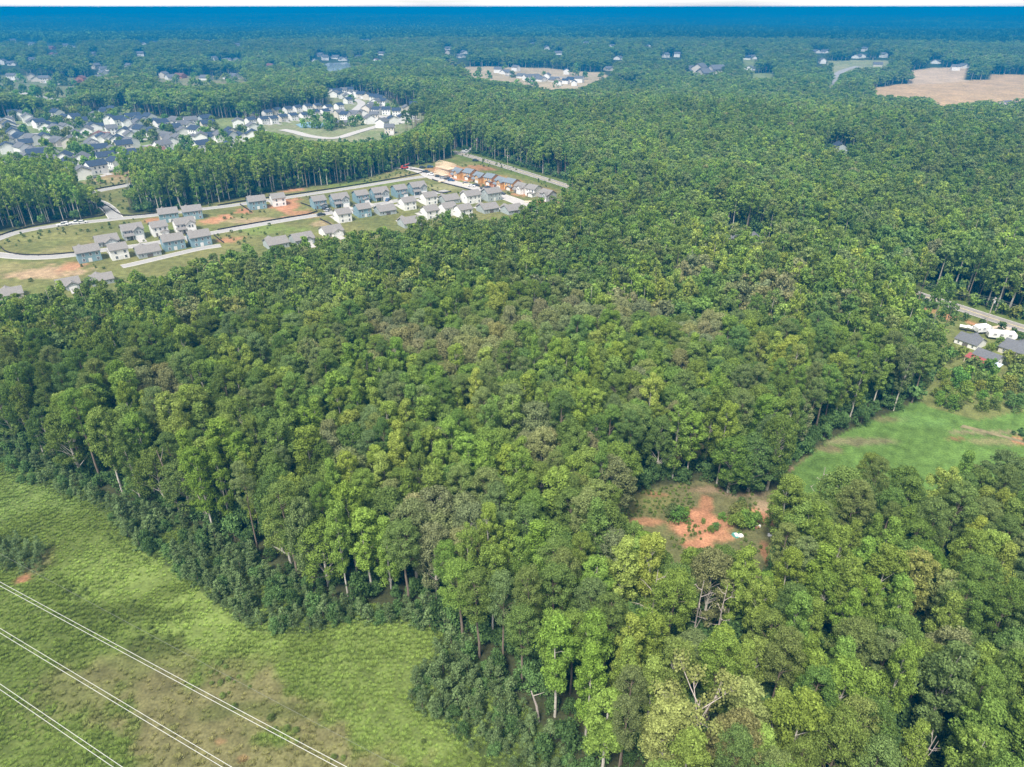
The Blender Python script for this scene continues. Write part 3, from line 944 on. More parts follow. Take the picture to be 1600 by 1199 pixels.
# the three old houses by the country road
RED_TIN = mat('red_tin', (.27, .07, .065), .5, .12, 2, stretch=(8, .4, 1))
BLUE_TIN = mat('pale_blue_tin', (.42, .50, .58), .5, .1, 2, stretch=(8, .4, 1))
hy = head((1437, 461), (1600, 514))
o = house((1515, 538), 'bungalow', WHITE, R_MID, 'white cottage with dark gabled roof nearest the tall pines by the road', hy + math.pi, s=.54)
o = house((1590, 553), 'bungalow', CREAM, R_MID, 'cream cottage with dark roof at the right photo edge', hy + math.pi, s=.66)
p = G(1541, 568)
sh = thing('shed', 'white shed with red tin lean-to on one side and pale blue on the other', 'shed', (p[0], p[1], 0), hy)
HOUSES.append((p[0], p[1], 7))
put('wall', gable_wall(6.5, 5, 2.7, 1.3, 'x', WHITE, 'shedw', -.3), sh, 0, 0, 0)
put('roof', gable_roof(6.5, 5, 2.7, 1.3, 'x', R_MID, 'shedr'), sh, 0, 0, 0)
def leanto(m, y0, y1, z0, z1, x0, x1, nm):
    b = MB()
    b.add([(x0, y0, z0), (x1, y0, z0), (x1, y1, z1), (x0, y1, z1), (x0, y0, z0 + .1), (x1, y0, z0 + .1), (x1, y1, z1 + .1), (x0, y1, z1 + .1)],
          [(3, 2, 1, 0), (4, 5, 6, 7), (0, 1, 5, 4), (1, 2, 6, 5), (2, 3, 7, 6), (3, 0, 4, 7)])
    return b.mesh(nm, m)
link('red_lean_to_roof', leanto(RED_TIN, -5.2, -2.55, 1.9, 2.7, -4.6, 1.4, 'lean_to'), sh)
link('blue_lean_to_roof', leanto(BLUE_TIN, -5.0, -2.55, 2.0, 2.65, 1.6, 5.6, 'lean_to'), sh)
for x in (-4.4, -1.6, 1.2, 1.8, 5.4):
    b = MB()
    b.box(x - .08, x + .08, -5.0, -4.84, 0, 1.95)
    link('post', b.mesh('post', LUMBER), sh)
put('door', slab_mesh(1.0, 2.0, DOORM, 'door'), sh, -1, -2.5, .1)
put('window', window_mesh(.9, .9), sh, 3.25, .3, 1.6, math.pi / 2)

# ------------------------------------------------------------------ suburb houses
MARK_S = [(G(121, 132), 'the far red roofs'), (G(202, 250), 'the dark roof at the suburb corner'), (G(240, 242), 'the brick walled house'),
          (G(14, 200), 'the left edge of the suburb'), (G(155, 217), 'the red brown roof'), (G(300, 200), 'the suburb end by the forest'),
          (G(91, 277), 'the left tree patch'), (G(500, 196), 'the blue court'), (G(545, 147), 'the hillside top'),
          (G(609, 207), 'the low cluster end'), (G(395, 190), 'the straight rows'), (G(640, 180), 'the forest by the cluster'),
          (G(104, 190), 'the rusty shrubs'), (G(378, 217), 'the dark clump')]
SUB = [(14,196,'w','m'),(18,210,'w','d'),(36,219,'w','d'),(33,187,'w','m'),(45,191,'w','m'),(54,195,'w','m'),(63,200,'w','d'),(75,202,'w','d'),(105,189,'w','d'),(118,191,'w','d'),
       (150,188,'w','m'),(167,178,'g','d'),(178,179,'g','d'),(186,196,'w','d'),(201,199,'w','d'),(218,201,'g','m'),(235,191,'w','d'),(249,196,'w','d'),(276,193,'w','m'),(288,199,'w','m'),
       (299,197,'w','m'),(322,194,'g','d'),(4,224,'w','m'),(54,226,'w','m'),(71,220,'w','d'),(104,208,'w','m'),(117,215,'w','m'),(138,213,'w','m'),(155,218,'w','r'),(163,224,'w','d'),(174,226,'w','m'),
       (185,228,'w','d'),(206,231,'w','m'),(213,209,'w','m'),(222,211,'g','d'),(242,214,'w','d'),(261,209,'g','d'),(273,209,'w','d'),(286,210,'w','m'),(329,219,'w','d'),(346,221,'w','m'),(360,221,'w','d'),
       (44,234,'c','d'),(39,241,'w','m'),(54,243,'w','m'),(60,251,'w','d'),(82,249,'w','m'),(104,256,'w','d'),(131,258,'w','m'),(143,241,'w','m'),(158,243,'w','d'),(168,256,'w','d'),(202,252,'w','d'),
       (240,243,'b','r'),(256,237,'w','m'),(269,230,'w','m'),(281,226,'w','m'),(66,276,'w','d'),(92,279,'w','m'),(12,290,'w','m'),(94,226,'c','m'),(111,230,'c','m'),(-20,230,'w','d'),(-30,270,'w','m'),
       (378,219,'w','d'),(396,219,'w','d'),(-15,205,'w','m'),(303,223,'w','m'),(128,198,'g','d'),(196,211,'w','d'),(176,210,'w','m'),(90,210,'w','m'),(308,212,'w','d'),(316,223,'w','m'),(222,196,'w','d'),(262,196,'w','m'),(20,270,'w','m')]
CLU = [(398,184),(418,183),(433,179),(450,177),(465,175),(481,173),(496,172),(513,174),(530,171),(544,162),(392,195),(412,194),(427,193),(442,190),(458,188),(476,187),(492,182),(508,181),
       (531,184),(541,187),(555,186),(567,184),(578,193),(585,187),(590,179),(604,179),(620,181),(614,194),(630,191),(642,186),(598,199),(609,208),(648,171),
       (518,148),(528,149),(538,147),(548,146),(524,152),(536,154),(556,152),(566,154),(575,156),(585,158),(594,160),(600,165),(588,166),(582,171),(575,176),(548,152),(543,157),(636,176),(656,172)]
FARH = [(5,101,'w','m'),(19,102,'w','m'),(52,98,'w','m'),(20,125,'w','m'),(50,125,'c','m'),(60,127,'c','m'),(72,129,'c','m'),(90,131,'w','m'),(121,133,'b','r'),(128,129,'b','r'),(162,120,'w','m'),(158,128,'w','m'),
        (257,122,'c','m'),(268,124,'w','m'),(282,122,'b','r'),(322,125,'w','m'),(358,123,'w','m'),(366,122,'w','m'),(335,96,'w','m'),(355,97,'w','m'),(82,77,'b','r'),(103,75,'w','m'),(113,76,'w','m'),
        (240,69,'w','m'),(220,88,'w','m'),(508,94,'w','m'),(525,92,'w','m'),(535,95,'w','m'),(560,92,'w','m'),(597,86,'w','m'),(590,99,'w','m'),(815,122,'w','m'),(824,126,'w','m'),(836,123,'c','m'),(845,127,'w','m'),(855,124,'w','m'),
        (866,128,'c','m'),(873,134,'w','m'),(885,116,'w','d'),(884,131,'w','d'),(893,128,'w','d'),(897,134,'w','d'),(905,129,'w','m'),(778,114,'w','m'),(790,116,'w','m'),(806,111,'w','m'),(1040,90,'w','m'),(1058,89,'w','m'),
        (1080,116,'c','m'),(1092,117,'c','m'),(1105,120,'c','m'),(1118,120,'c','m'),(1168,93,'w','d'),(1175,92,'w','m'),(1275,83,'w','m'),(1288,83,'w','m'),(1337,91,'w','m'),(1345,90,'w','m'),(1380,90,'w','m'),
        (965,93,'w','m'),(995,132,'w','m'),(978,136,'w','m'),(1560,170,'w','m'),(1572,165,'w','m'),(1590,168,'w','m'),(720,90,'w','m'),(725,84,'w','m'),(480,54,'w','m'),(566,66,'w','m'),(575,67,'w','m'),(1388,35,'w','m'),
        (1180,26,'w','m'),(330,60,'w','m'),(372,74,'w','m'),(700,78,'w','m'),(1492,110,'w','m'),(1505,106,'w','m'),(1310,240,'g','d'),(1168,386,'w','m')]
def fill_suburb():
    q = random.Random(12)
    P0 = [G(r[0], r[1]) for r in SUB]
    for _ in range(4000):
        px, py = q.uniform(0, 400), q.uniform(184, 285)
        p = G(px, py)
        if not inside(SUBURB, np.array([p[0]]), np.array([p[1]]))[0] or min(np.hypot(*(p - k)) for k in P0) < 15.5:
            continue
        if any(dist_line(s_[1], np.array([p[0]]), np.array([p[1]]))[0] < 9 for s_ in STREETS[5:8]):
            continue
        P0.append(p)
        SUB.append((px, py, q.choice('wwwwwgc'), q.choice('dmd')))
        if len(SUB) > 104:
            break
    q = random.Random(4)
    for _ in range(34):
        FARH.append((q.uniform(10, 1590), q.uniform(48, 112) , q.choice('wwc'), q.choice('mmr')))
fill_suburb()
WC = {'w': (WHITE, 'white'), 'g': (GREY, 'grey'), 'c': (CREAM, 'cream'), 'b': (BRICK, 'brick walled')}
RC = {'m': (R_MID, 'grey roofed'), 'd': (R_DARK, 'dark blue roofed'), 'r': (R_RED, 'red brown roofed')}
r2 = random.Random(3)
lot = []
for row in SUB:
    lot.append((row[:2], r2.choice(['two_storey', 'narrow', 'two_storey', 'bungalow']), row[2], row[3], r2.choice([0, .3, math.pi / 2, math.pi / 2 + .3, math.pi / 2 - .3, -1.2, math.pi / 2]) + h_low, 'houses of the left suburb', 1.05))
for k, row in enumerate(CLU):
    hd = head((392, 193), (508, 179)) if k < 18 else r2.choice([0.1, .7, 1.3, -.4, 2.0])
    lot.append((row, 'narrow' if k < 18 or r2.random() < .6 else 'two_storey', r2.choice('wwwwc'), 'd' if k < 18 or r2.random() < .5 else 'm', hd, 'houses of the hillside cluster', .9 if k < 18 else 1.0))
for row in FARH:
    big = 2.4 if 1070 < row[0] < 1125 and row[1] > 110 else 1.25 if row[1] < 130 else 1.0
    lot.append((row[:2], r2.choice(['two_storey', 'bungalow']), row[2], row[3], r2.uniform(0, 3.1), 'houses scattered in the far woods', big))
STYLE = {'two_storey': 'two storey house', 'narrow': 'slim house', 'bungalow': 'low house'}
MARK_F = [(G(115, 39), 'the far left horizon'), (G(520, 96), 'the lake'), (G(850, 122), 'the distant housing site'), (G(1100, 118), 'the large grey roofs'), (G(1170, 92), 'the small meadow'),
          (G(1340, 92), 'the far green clearing'), (G(1480, 140), 'the big clay field'), (G(70, 128), 'the wide far road'), (G(300, 124), 'the bare far lot'),
          (G(1309, 240), 'the hidden forest roof'), (G(1168, 386), 'the canopy bend'), (G(1388, 35), 'the right horizon')]
items = []
for (px, st, w, r, hd, grp, s) in lot:
    p = G(*px)
    items.append((p[0], p[1], '%s %s %s' % (WC[w][1], RC[r][1], STYLE[st])))
labs = rank_labels(items, MARK_S + MARK_F)
SPLIT_PANES = False
for (px, st, w, r, hd, grp, s), (x, y, _), lab in zip(lot, items, labs):
    house(px, st, WC[w][0], RC[r][0], lab, hd, at=np.array([x, y]), s=s, near=False, group=grp)
HP = np.array(HOUSES)
FARV = []
for row in FARH:
    p = G(*row[:2])
    d0 = float(np.hypot(*p))
    FARV.append((p[0], p[1], min(14.0 * d0 / max(CAM_H - float(height(*p)), 30), 420.0)))

# ------------------------------------------------------------------ trees
def leaf_cloud(C, rad, n, size, seed, flat=.75, aspect=1.0, upb=.35, jitter=.7, twist=.5):
    """leaf quads on the shells of many small clumps"""
    g = np.random.default_rng(seed)
    C = np.repeat(np.asarray(C), n, axis=0)
    rr = np.repeat(np.asarray(rad), n)
    N = len(C)
    d = g.normal(size=(N, 3))
    d[:, 2] += upb
    d /= np.linalg.norm(d, axis=1)[:, None]
    p = C + d * (rr * (.62 + .5 * g.random(N)))[:, None] * np.array([1, 1, flat])
    nrm = d + g.normal(size=(N, 3)) * twist
    nrm /= np.linalg.norm(nrm, axis=1)[:, None]
    u = np.cross(nrm, g.normal(size=(N, 3)))
    u /= np.maximum(np.linalg.norm(u, axis=1), 1e-6)[:, None]
    v = np.cross(nrm, u)
    s = size * (.6 + .8 * g.random(N))[:, None] / 2
    V = np.stack([p - u * s - v * s * aspect * .3, p + v * s * aspect * -1.0, p + u * s + v * s * aspect * .2, p + v * s * aspect], 1).reshape(-1, 3)
    F = np.arange(N * 4).reshape(-1, 4)
    lv = g.uniform(1 - jitter * .5, 1 + jitter * .5, N)
    return V, F, lv

def crown_points(kind, n, seed):
    g = np.random.default_rng(seed)
    P, Rr = [], []
    if kind == 'pine':
        h, R0, base = 22.0, 3.3, .54
        for i in range(n):
            t = g.random() ** .75
            prof = math.sqrt(max(0.0, 1 - ((t - .38) / .64) ** 2)) if t > .38 else .62 + .38 * t / .38
            a = i * 2.39996 + g.uniform(-.5, .5)
            q = R0 * prof * (.35 + .65 * math.sqrt(g.random()))
            P.append((q * math.cos(a), q * math.sin(a), h * (base + (1 - base) * t) - .8))
            Rr.append(g.uniform(.65, 1.05))
    elif kind == 'poplar':
        h, R0, base = 22.0, 3.1, (.22 if seed % 3 == 0 else .36)
        for i in range(n):
            t = g.random() ** .85
            prof = (math.sin(math.pi * (.12 + .88 * t) ** .8) ** .75) if t < .95 else .2
            if seed % 3 != 0:
                prof = math.sqrt(max(.02, 1 - ((t - .55) / .5) ** 2)) if t > .55 else .45 + .55 * t / .55
            a = i * 2.39996 + g.uniform(-.6, .6)
            prof = max(prof, .12) * (.82 + .28 * math.sin(2 * a + t * 9 + seed))
            q = R0 * prof * (.5 + .5 * math.sqrt(g.random()))
            P.append((q * math.cos(a), q * math.sin(a), h * (base + (1 - base) * t) - .7))
            Rr.append(g.uniform(.6, 1.15))
    elif kind == 'oak':
        h, R0, base = 18.5, 4.6, .30
        for i in range(n):
            t = g.random() ** .6
            prof = math.sqrt(max(0.03, 1 - ((t - .30) / .72) ** 2)) if t > .3 else .75 + .25 * t / .3
            a = i * 2.39996 + g.uniform(-.5, .5)
            q = R0 * prof * (.6 + .4 * math.sqrt(g.random())) * (1 + .12 * math.sin(3 * a + seed))
            P.append((q * math.cos(a), q * math.sin(a), h * (base + (1 - base) * t) - .8))
            Rr.append(g.uniform(.8, 1.3))
    elif kind == 'sapling':
        h, R0, base = 4.2, 1.15, .08
        for i in range(n):
            t = g.random()
            a = i * 2.39996
            q = R0 * (1 - t) ** .7 * (.5 + .5 * g.random())
            P.append((q * math.cos(a), q * math.sin(a), h * (base + .92 * t)))
            Rr.append(g.uniform(.25, .45))
    elif kind == 'bush':
        h, R0, base = 3.6, 2.0, .05
        for i in range(n):
            t = g.random() ** .7
            a = i * 2.39996
            q = R0 * math.sqrt(max(.05, 1 - t * t)) * (.4 + .6 * g.random())
            P.append((q * math.cos(a), q * math.sin(a), h * t * .85 + .2))
            Rr.append(g.uniform(.5, .85))
    return np.array(P), np.array(Rr), h

SPEC = {  # kind: per lod (clumps, leaves per clump, leaf size, aspect)
    'pine': [(85, 150, .25, .6), (36, 36, .62, .7), (16, 22, 1.0, .8)],
    'poplar': [(85, 140, .28, .9), (38, 34, .65, .9), (16, 22, 1.05, .9)],
    'oak': [(110, 135, .29, .9), (48, 34, .7, .9), (20, 22, 1.2, .9)],
    'sapling': [(26, 34, .26, .5), (12, 14, .5, .6)],
    'bush': [(30, 50, .28, .9), (14, 18, .6, .9)]}

def trunk_mb(kind, pts, lod, seed, m=0):
    g = np.random.default_rng(seed + 99)
    b = MB()
    n = (7, 4, 3)[lod]
    H, r0, top = {'pine': (20.5, .24, .9), 'poplar': (20.5, .22, .85), 'oak': (14, .34, .7), 'sapling': (3.8, .05, .9), 'bush': (1.8, .06, .6)}[kind]
    lean = g.normal(size=2) * (.02 * H)
    ks = 5 if lod == 0 else 3
    P = [(lean[0] * (k / ks) ** 2 + (g.uniform(-.12, .12) if 0 < k < ks and H > 5 else 0), lean[1] * (k / ks) ** 2 + (g.uniform(-.12, .12) if 0 < k < ks and H > 5 else 0), H * k / ks - (.4 if k == 0 else 0)) for k in range(ks + 1)]
    b.tube(P, [r0 * (1.15 - .9 * k / ks) for k in range(ks + 1)], n, m)
    if lod == 0 and H > 5:
        step = max(1, len(pts) // (26 if kind != 'oak' else 34))
        for q in pts[::step]:
            hz = max(H * .18, q[2] - np.hypot(q[0], q[1]) * (.45 if kind == 'pine' else .9) - .5)
            f = min(hz / H, .97)
            a = np.array([lean[0] * f * f, lean[1] * f * f, f * H])
            mid = (a + q) / 2 + np.array([0, 0, .3])
            rr = .3 * r0 * (1.2 - .7 * f)
            b.tube([a, mid, q], [rr, rr * .7, rr * .25], 4, m, cap=False)
    return b

PROTO = {}
def tree_meshes(kind, lod, seed):
    key = (kind, lod, seed)
    if key not in PROTO:
        nc, nl, sz, asp = SPEC[kind][lod]
        C, rad, h = crown_points(kind, nc, seed * 13 + 5)
        if lod == 2:
            rad = rad * 1.5
        elif lod == 1:
            rad = rad * 1.15
        V, F, lv = leaf_cloud(C, rad, nl, sz, seed * 7 + lod, aspect=asp, flat=.6 if kind == 'pine' else .8, jitter=.75)
        cr = mesh_np(kind + '_crown', V, F, LEAF, {'leafv': ('FLOAT_FACE', lv)})
        tb = trunk_mb(kind, C, lod, seed)
        bark = BARK if kind in ('pine', 'sapling', 'bush') else BARK_PALE
        tr = tb.mesh(kind + '_trunk', bark)
        PROTO[key] = (cr, tr, h)
    return PROTO[key]

def joined_proto(kind, lod, seed, name, coll):
    """crown and trunk in one mesh for the mass of the woods"""
    nc, nl, sz, asp = SPEC[kind][lod]
    C, rad, h = crown_points(kind, nc, seed * 13 + 5)
    rad = rad * (1.5 if lod == 2 else 1.15 if lod == 1 else 1)
    V, F, lv = leaf_cloud(C, rad, nl, sz, seed * 7 + lod, aspect=asp, flat=.6 if kind == 'pine' else .8, jitter=.75)
    tb = trunk_mb(kind, C, lod, seed)
    tv = np.array(tb.v)
    quads = [f for f in tb.f if len(f) == 4]
    tf = np.array(quads) + len(V)
    me = mesh_np(name, np.vstack([V, tv]), np.vstack([F, tf]), [LEAF, BARK if kind in ('pine', 'sapling', 'bush') else BARK_PALE],
                 {'leafv': ('FLOAT_FACE', np.concatenate([lv, np.ones(len(tf))]))}, midx=[0] * len(F) + [1] * len(tf))
    o = bpy.data.objects.new(name, me)
    coll.objects.link(o)
    return o

def scatter(name, P, rz, sc, idx, tint, coll, label, cat):
    me = bpy.data.meshes.new(name)
    n = len(P)
    me.vertices.add(n)
    me.vertices.foreach_set('co', np.asarray(P, np.float32).ravel())
    def at(an, ty, val, f='value'):
        a = me.attributes.new(an, ty, 'POINT')
        a.data.foreach_set(f, np.ascontiguousarray(val).ravel())
    at('rz', 'FLOAT', np.asarray(rz, np.float32))
    at('idx', 'INT', np.asarray(idx, np.int32))
    at('sc', 'FLOAT_VECTOR', np.asarray(sc, np.float32), 'vector')
    at('tint', 'FLOAT_VECTOR', np.asarray(tint, np.float32), 'vector')
    o = link(name, me)
    tag(o, label, cat, kind='stuff')
    ng = bpy.data.node_groups.new(name, 'GeometryNodeTree')
    ng.interface.new_socket('Geometry', in_out='INPUT', socket_type='NodeSocketGeometry')
    ng.interface.new_socket('Geometry', in_out='OUTPUT', socket_type='NodeSocketGeometry')
    N = ng.nodes
    gi, go = N.new('NodeGroupInput'), N.new('NodeGroupOutput')
    ip = N.new('GeometryNodeInstanceOnPoints')
    ci = N.new('GeometryNodeCollectionInfo')
    ci.inputs['Collection'].default_value = coll
    ci.inputs['Separate Children'].default_value = True
    ci.inputs['Reset Children'].default_value = True
    ip.inputs['Pick Instance'].default_value = True
    def na(an, ty):
        x = N.new('GeometryNodeInputNamedAttribute')
        x.data_type = ty
        x.inputs['Name'].default_value = an
        return x.outputs['Attribute']
    cx = N.new('ShaderNodeCombineXYZ')
    er = N.new('FunctionNodeEulerToRotation')
    lk = ng.links.new
    lk(na('rz', 'FLOAT'), cx.inputs['Z'])
    lk(cx.outputs[0], er.inputs[0])
    lk(er.outputs[0], ip.inputs['Rotation'])
    lk(na('sc', 'FLOAT_VECTOR'), ip.inputs['Scale'])
    lk(na('idx', 'INT'), ip.inputs['Instance Index'])
    lk(gi.outputs[0], ip.inputs['Points'])
    lk(ci.outputs[0], ip.inputs['Instance'])
    lk(ip.outputs[0], go.inputs[0])
    md = o.modifiers.new('scatter', 'NODES')
    md.node_group = ng
    return o

# tree tones (base colours)
TONE = {
    'dark green': (.155, .238, .064), 'grey green': (.205, .272, .092), 'mid green': (.198, .288, .068), 'bright green': (.232, .338, .068),
    'yellow green': (.285, .370, .082), 'pale yellow': (.33, .385, .12), 'brownish': (.255, .280, .125)}
TN = list(TONE)
TV = np.array([TONE[t] for t in TN])

YEL = [(357,477),(233,500),(207,480),(83,450),(420,510),(350,550),(288,517),(490,487),(531,453),(515,484),(619,431),(656,422),(700,481),(715,412),(750,462),(819,419),(856,397),
       (806,369),(731,556),(734,612),(628,647),(837,590),(950,456),(1037,430),(1110,387),(1080,360),(1230,403),(1200,533),(1247,557),(1240,473),(1393,463),(1471,875),(1471,737),(1433,1137),
       (1176,1074),(1170,990),(1008,1007),(996,870),(1090,1120),(560,470),(545,440),(320,480),(640,455),(1240,425),(1020,445),(1070,440),(770,480),(17,533),(127,630),(287,647),(1560,850),
       (540,650),(610,700),(380,560),(1140,400),(1560,770),(1210,1120),(770,820),(690,440),(1010,410),(1330,215),(1150,240),(1460,215),(1570,250),(640,240),(480,240),(330,262),(1390,345),(1040,265)]
BRI = [(190,613),(870,560),(620,560),(910,620),(560,600),(1210,860),(1050,690),(1100,660),(300,600),(460,640),(700,690),(800,700),(1420,480),(950,500),(980,440),(330,700),(270,740),(560,800),(760,840),(920,1010),(860,1000),(1300,900),(1330,830),(1390,900),(1350,1060),(1500,1130),(560,560)]
BRO = [(609,487),(625,519),(722,525),(731,537),(772,537),(790,500),(815,500),(872,484),(855,495),(934,475),(950,480),(984,456),(1000,462),(1093,407),(1253,417),(1173,443),(1185,450),(1100,490),(1227,440),(640,510),(280,470),(240,590),(905,470),(700,790),(690,780),(830,660),(1110,480)]
def near_any(pts, x, y, r0, z=19):
    m = np.zeros(len(x), bool)
    for p in pts:
        q = G(p[0], p[1], z)
        m |= np.hypot(x - q[0], y - q[1]) < r0 * (1 + np.hypot(*q) / 900)
    return m

def jittered(r0, r1, s, seed, amax=44):
    amax = amax if r0 > 250 else 62
    g = np.random.default_rng(seed)
    xs = np.arange(-r1 * .9, r1 * .9, s)
    ys = np.arange(0, r1, s)
    X, Y = np.meshgrid(xs, ys)
    X = (X + (np.arange(len(ys)) % 2)[:, None] * s / 2 + g.uniform(-.36, .36, X.shape) * s).ravel()
    Y = (Y + g.uniform(-.36, .36, Y.shape) * s).ravel()
    r = np.hypot(X, Y)
    a = np.degrees(np.arctan2(X, np.maximum(Y, .01)))
    k = (r >= r0) & (r < r1) & (np.abs(a) < amax)
    return X[k], Y[k], g

CAPS = [[(972, 803), (1000, 818), (1040, 848), (1100, 860), (1172, 852), (1190, 898), (1226, 885), (1224, 778), (1240, 742), (1268, 708), (1300, 706), (1400, 714), (1600, 700)],
        [(0, 455), (60, 444), (130, 438), (200, 418), (280, 402), (350, 387), (420, 382), (500, 370), (560, 357), (620, 352), (660, 340), (700, 333), (740, 330), (785, 342), (800, 330), (850, 306), (893, 297)],
        [(376, 194), (430, 208), (480, 221), (560, 224), (600, 219), (640, 205), (664, 190)], [(0, 143), (75, 157), (120, 148)], [(240, 127), (300, 136), (385, 128)], [(735, 119), (800, 128), (860, 140), (905, 138), (958, 118)],
        [(1366, 147), (1400, 151), (1448, 151), (1470, 167), (1530, 158), (1600, 150)], [(1425, 114), (1515, 110)], [(1434, 466), (1452, 492), (1480, 520)], [(1293, 140), (1308, 135), (1318, 115), (1340, 107), (1390, 102)], [(512, 112), (530, 111), (549, 105)], [(110, 292), (140, 290), (190, 300), (200, 294)],
        [(1160, 102), (1178, 101)], [(1176, 122), (1212, 122)]]
def cap_heights(o, g):
    hh = np.array([22.0, 22.0, 18.5])[o['kind']]
    keep = np.ones(len(hh), bool)
    bx, by, _ = project(o['x'], o['y'], o['z'])
    for lim in CAPS:
        lx, ly = np.array(lim, float).T
        tx, ty, _ = project(o['x'], o['y'], o['z'] + hh * o['hs'])
        line = np.interp(tx, lx, ly) + g.normal(size=len(tx)) * (3.0 if ly[0] > 250 else 1.2)
        hit = (tx > lx[0] - 3) & (tx < lx[-1] + 3) & (ty < line) & (by > line + 2)
        f = (by - line) / np.maximum(by - ty, .1)
        near = hit & (f > .36)
        o['hs'] = np.where(near, o['hs'] * f, o['hs'])
        o['ws'] = np.where(near & (f < .8), o['ws'] * .85, o['ws'])
        keep &= ~(hit & (f <= .36))
    return {a: b[keep] for a, b in o.items()}

def make_forest():
    out = []
    for (r0, r1, s, seed) in ((42, 300, 4.75, 1), (300, 760, 5.3, 2), (760, 1300, 7.4, 3), (1300, 2300, 9.6, 4)):
        x, y, g = jittered(r0, r1, s, seed)
        k = forested(x, y)
        x, y = x[k], y[k]
        # keep off buildings
        near = np.zeros(len(x), bool)
        for hx, hy_, hr in HP:
            near |= np.hypot(x - hx, y - hy_) < hr
        for hx, hy_, L_ in FARV:
            d0 = math.hypot(hx, hy_)
            ux, uy = hx / d0, hy_ / d0
            al = (x - hx) * ux + (y - hy_) * uy
            la = np.abs((x - hx) * uy - (y - hy_) * ux)
            near |= (al < 8) & (al > -L_) & (la < 9 + s * .5)
        x, y = x[~near], y[~near]
        n = len(x)
        big = s / 5.9
        ou = g.random(n)
        oakf = fbm(x, y, 55, 21, 3)
        popf = fbm(x, y, 38, 25, 3)
        kind = np.where(ou < np.clip((oakf - .40) * 2.2, .06, .75), 2, np.where(g.random(n) < np.clip((popf - .25) * 1.3, .12, .8), 1, 0))
        tone = np.zeros(n, int)
        u = g.random(n)
        tone = np.where(kind == 0, np.where(u < .34, 0, np.where(u < .74, 1, 2)), tone)
        tone = np.where(kind == 1, np.where(u < .50, 2, np.where(u < .88, 3, np.where(u < .975, 4, 1))), tone)
        tone = np.where(kind == 2, np.where(u < .42, 0, np.where(u < .85, 2, np.where(u < .95, 6, 1))), tone)
        if r0 < 700:
            m = near_any(YEL, x, y, 3.9)
            kind[m] = 1; tone[m] = 4
            m = near_any([YEL[i] for i in (0, 31, 9, 10, 34, 38)], x, y, 3.4)
            tone[m] = 5
            m = near_any(BRI, x, y, 6)
            kind[m] = 1; tone[m] = 3
            m = near_any(BRO, x, y, 6)
            kind[m] = 2; tone[m] = 6
        qx, qy, _ = project(x, y, np.zeros(n))
        belt = ((qx > 190) & (qx < 720) & (qy > 240) & (qy < 336) & inside(BELT, x, y)) | inside(PATCH, x, y)
        kind[belt] = np.where(g.random(belt.sum()) < .85, 1, 0)
        tone[belt] = g.choice([2, 3, 4, 0], belt.sum(), p=[.30, .46, .14, .10])
        hsc = g.uniform(.82, 1.12, n) * (.82 + .34 * fbm(x, y, 55, 61, 3))
        stand = .70 + .60 * fbm(x, y, 130, 63, 3)
        wsc = g.uniform(.82, 1.35, n) * big * (1.0 if s < 7 else 1.05)
        if r0 < 100:
            # belt in front of the clearings is a little lower
            hsc *= 1 - .0 * x
        tint = TV[tone] * (stand * g.uniform(.85, 1.18, n))[:, None] * np.column_stack([g.uniform(.9, 1.12, n), np.ones(n), g.uniform(.85, 1.15, n)])
        z = height(x, y)
        out.append(cap_heights(dict(x=x, y=y, z=z, kind=kind, tone=tone, hs=hsc, ws=wsc, tint=tint, rz=g.uniform(0, 6.28, n), var=g.integers(0, 1000, n)), g))
    return {k: np.concatenate([o[k] for o in out]) for k in out[0]}
FOR = make_forest()

# dead trees are placed by hand; keep the spot free
def at_top(px, py, z):
    return G(px, py, z)
SNAGS = [(1028, 890, 21, 1.0, 'tall bare dead tree with broken limbs standing below the clearing'), (1100, 908, 19, .75, 'slim bare dead tree right of the tallest dead one'), (1137, 915, 18, .7, 'thin dead trunk with stubby twigs, furthest right of three bare ones'),
         (940, 690, 15, .8, 'grey bare tree at the clearing side of the dark pines'), (1462, 1150, 15, .9, 'pale bare branched tree near the bottom right corner'), (1290, 730, 17, .8, 'pinkish bare topped tree by the right field'),
         (1095, 1095, 19, 1.25, 'pale limbed dying tree with sparse yellow leaves near the bottom')]
for s in SNAGS:
    p = G(s[0], s[1], s[2])
    k = np.hypot(FOR['x'] - p[0], FOR['y'] - p[1]) > (3.2 if s[3] < 1.2 else 4.2)
    k &= ~((np.hypot(FOR['x'] - p[0] * .95, FOR['y'] - p[1] * .95) < 2.5))
    FOR = {a: b[k] for a, b in FOR.items()}

KN = ['pine', 'poplar', 'oak']
KOBJ = ['pine_tree', 'poplar_tree', 'oak_tree']
KW = ['pine', 'upright broadleaf tree', 'round oak']
ht = np.array([22.0, 22.0, 18.5])[FOR['kind']] * FOR['hs']
qx, qy, qd = project(FOR['x'], FOR['y'], FOR['z'] + ht * .85)
seen = (qx > -15) & (qx < 1615) & (qy > -5) & (qy < 1215)
dist = np.sqrt(FOR['x'] ** 2 + FOR['y'] ** 2 + (CAM_H - ht) ** 2)
single = np.zeros(len(dist), bool)
for kk in range(3):
    c = np.nonzero(seen & (FOR['kind'] == kk))[0]
    c = c[np.argsort(dist[c])][:300]
    single[c] = True
print('forest', len(dist), 'single', single.sum(), [int(((FOR['kind'] == k) & seen & (dist < 350)).sum()) for k in range(3)])

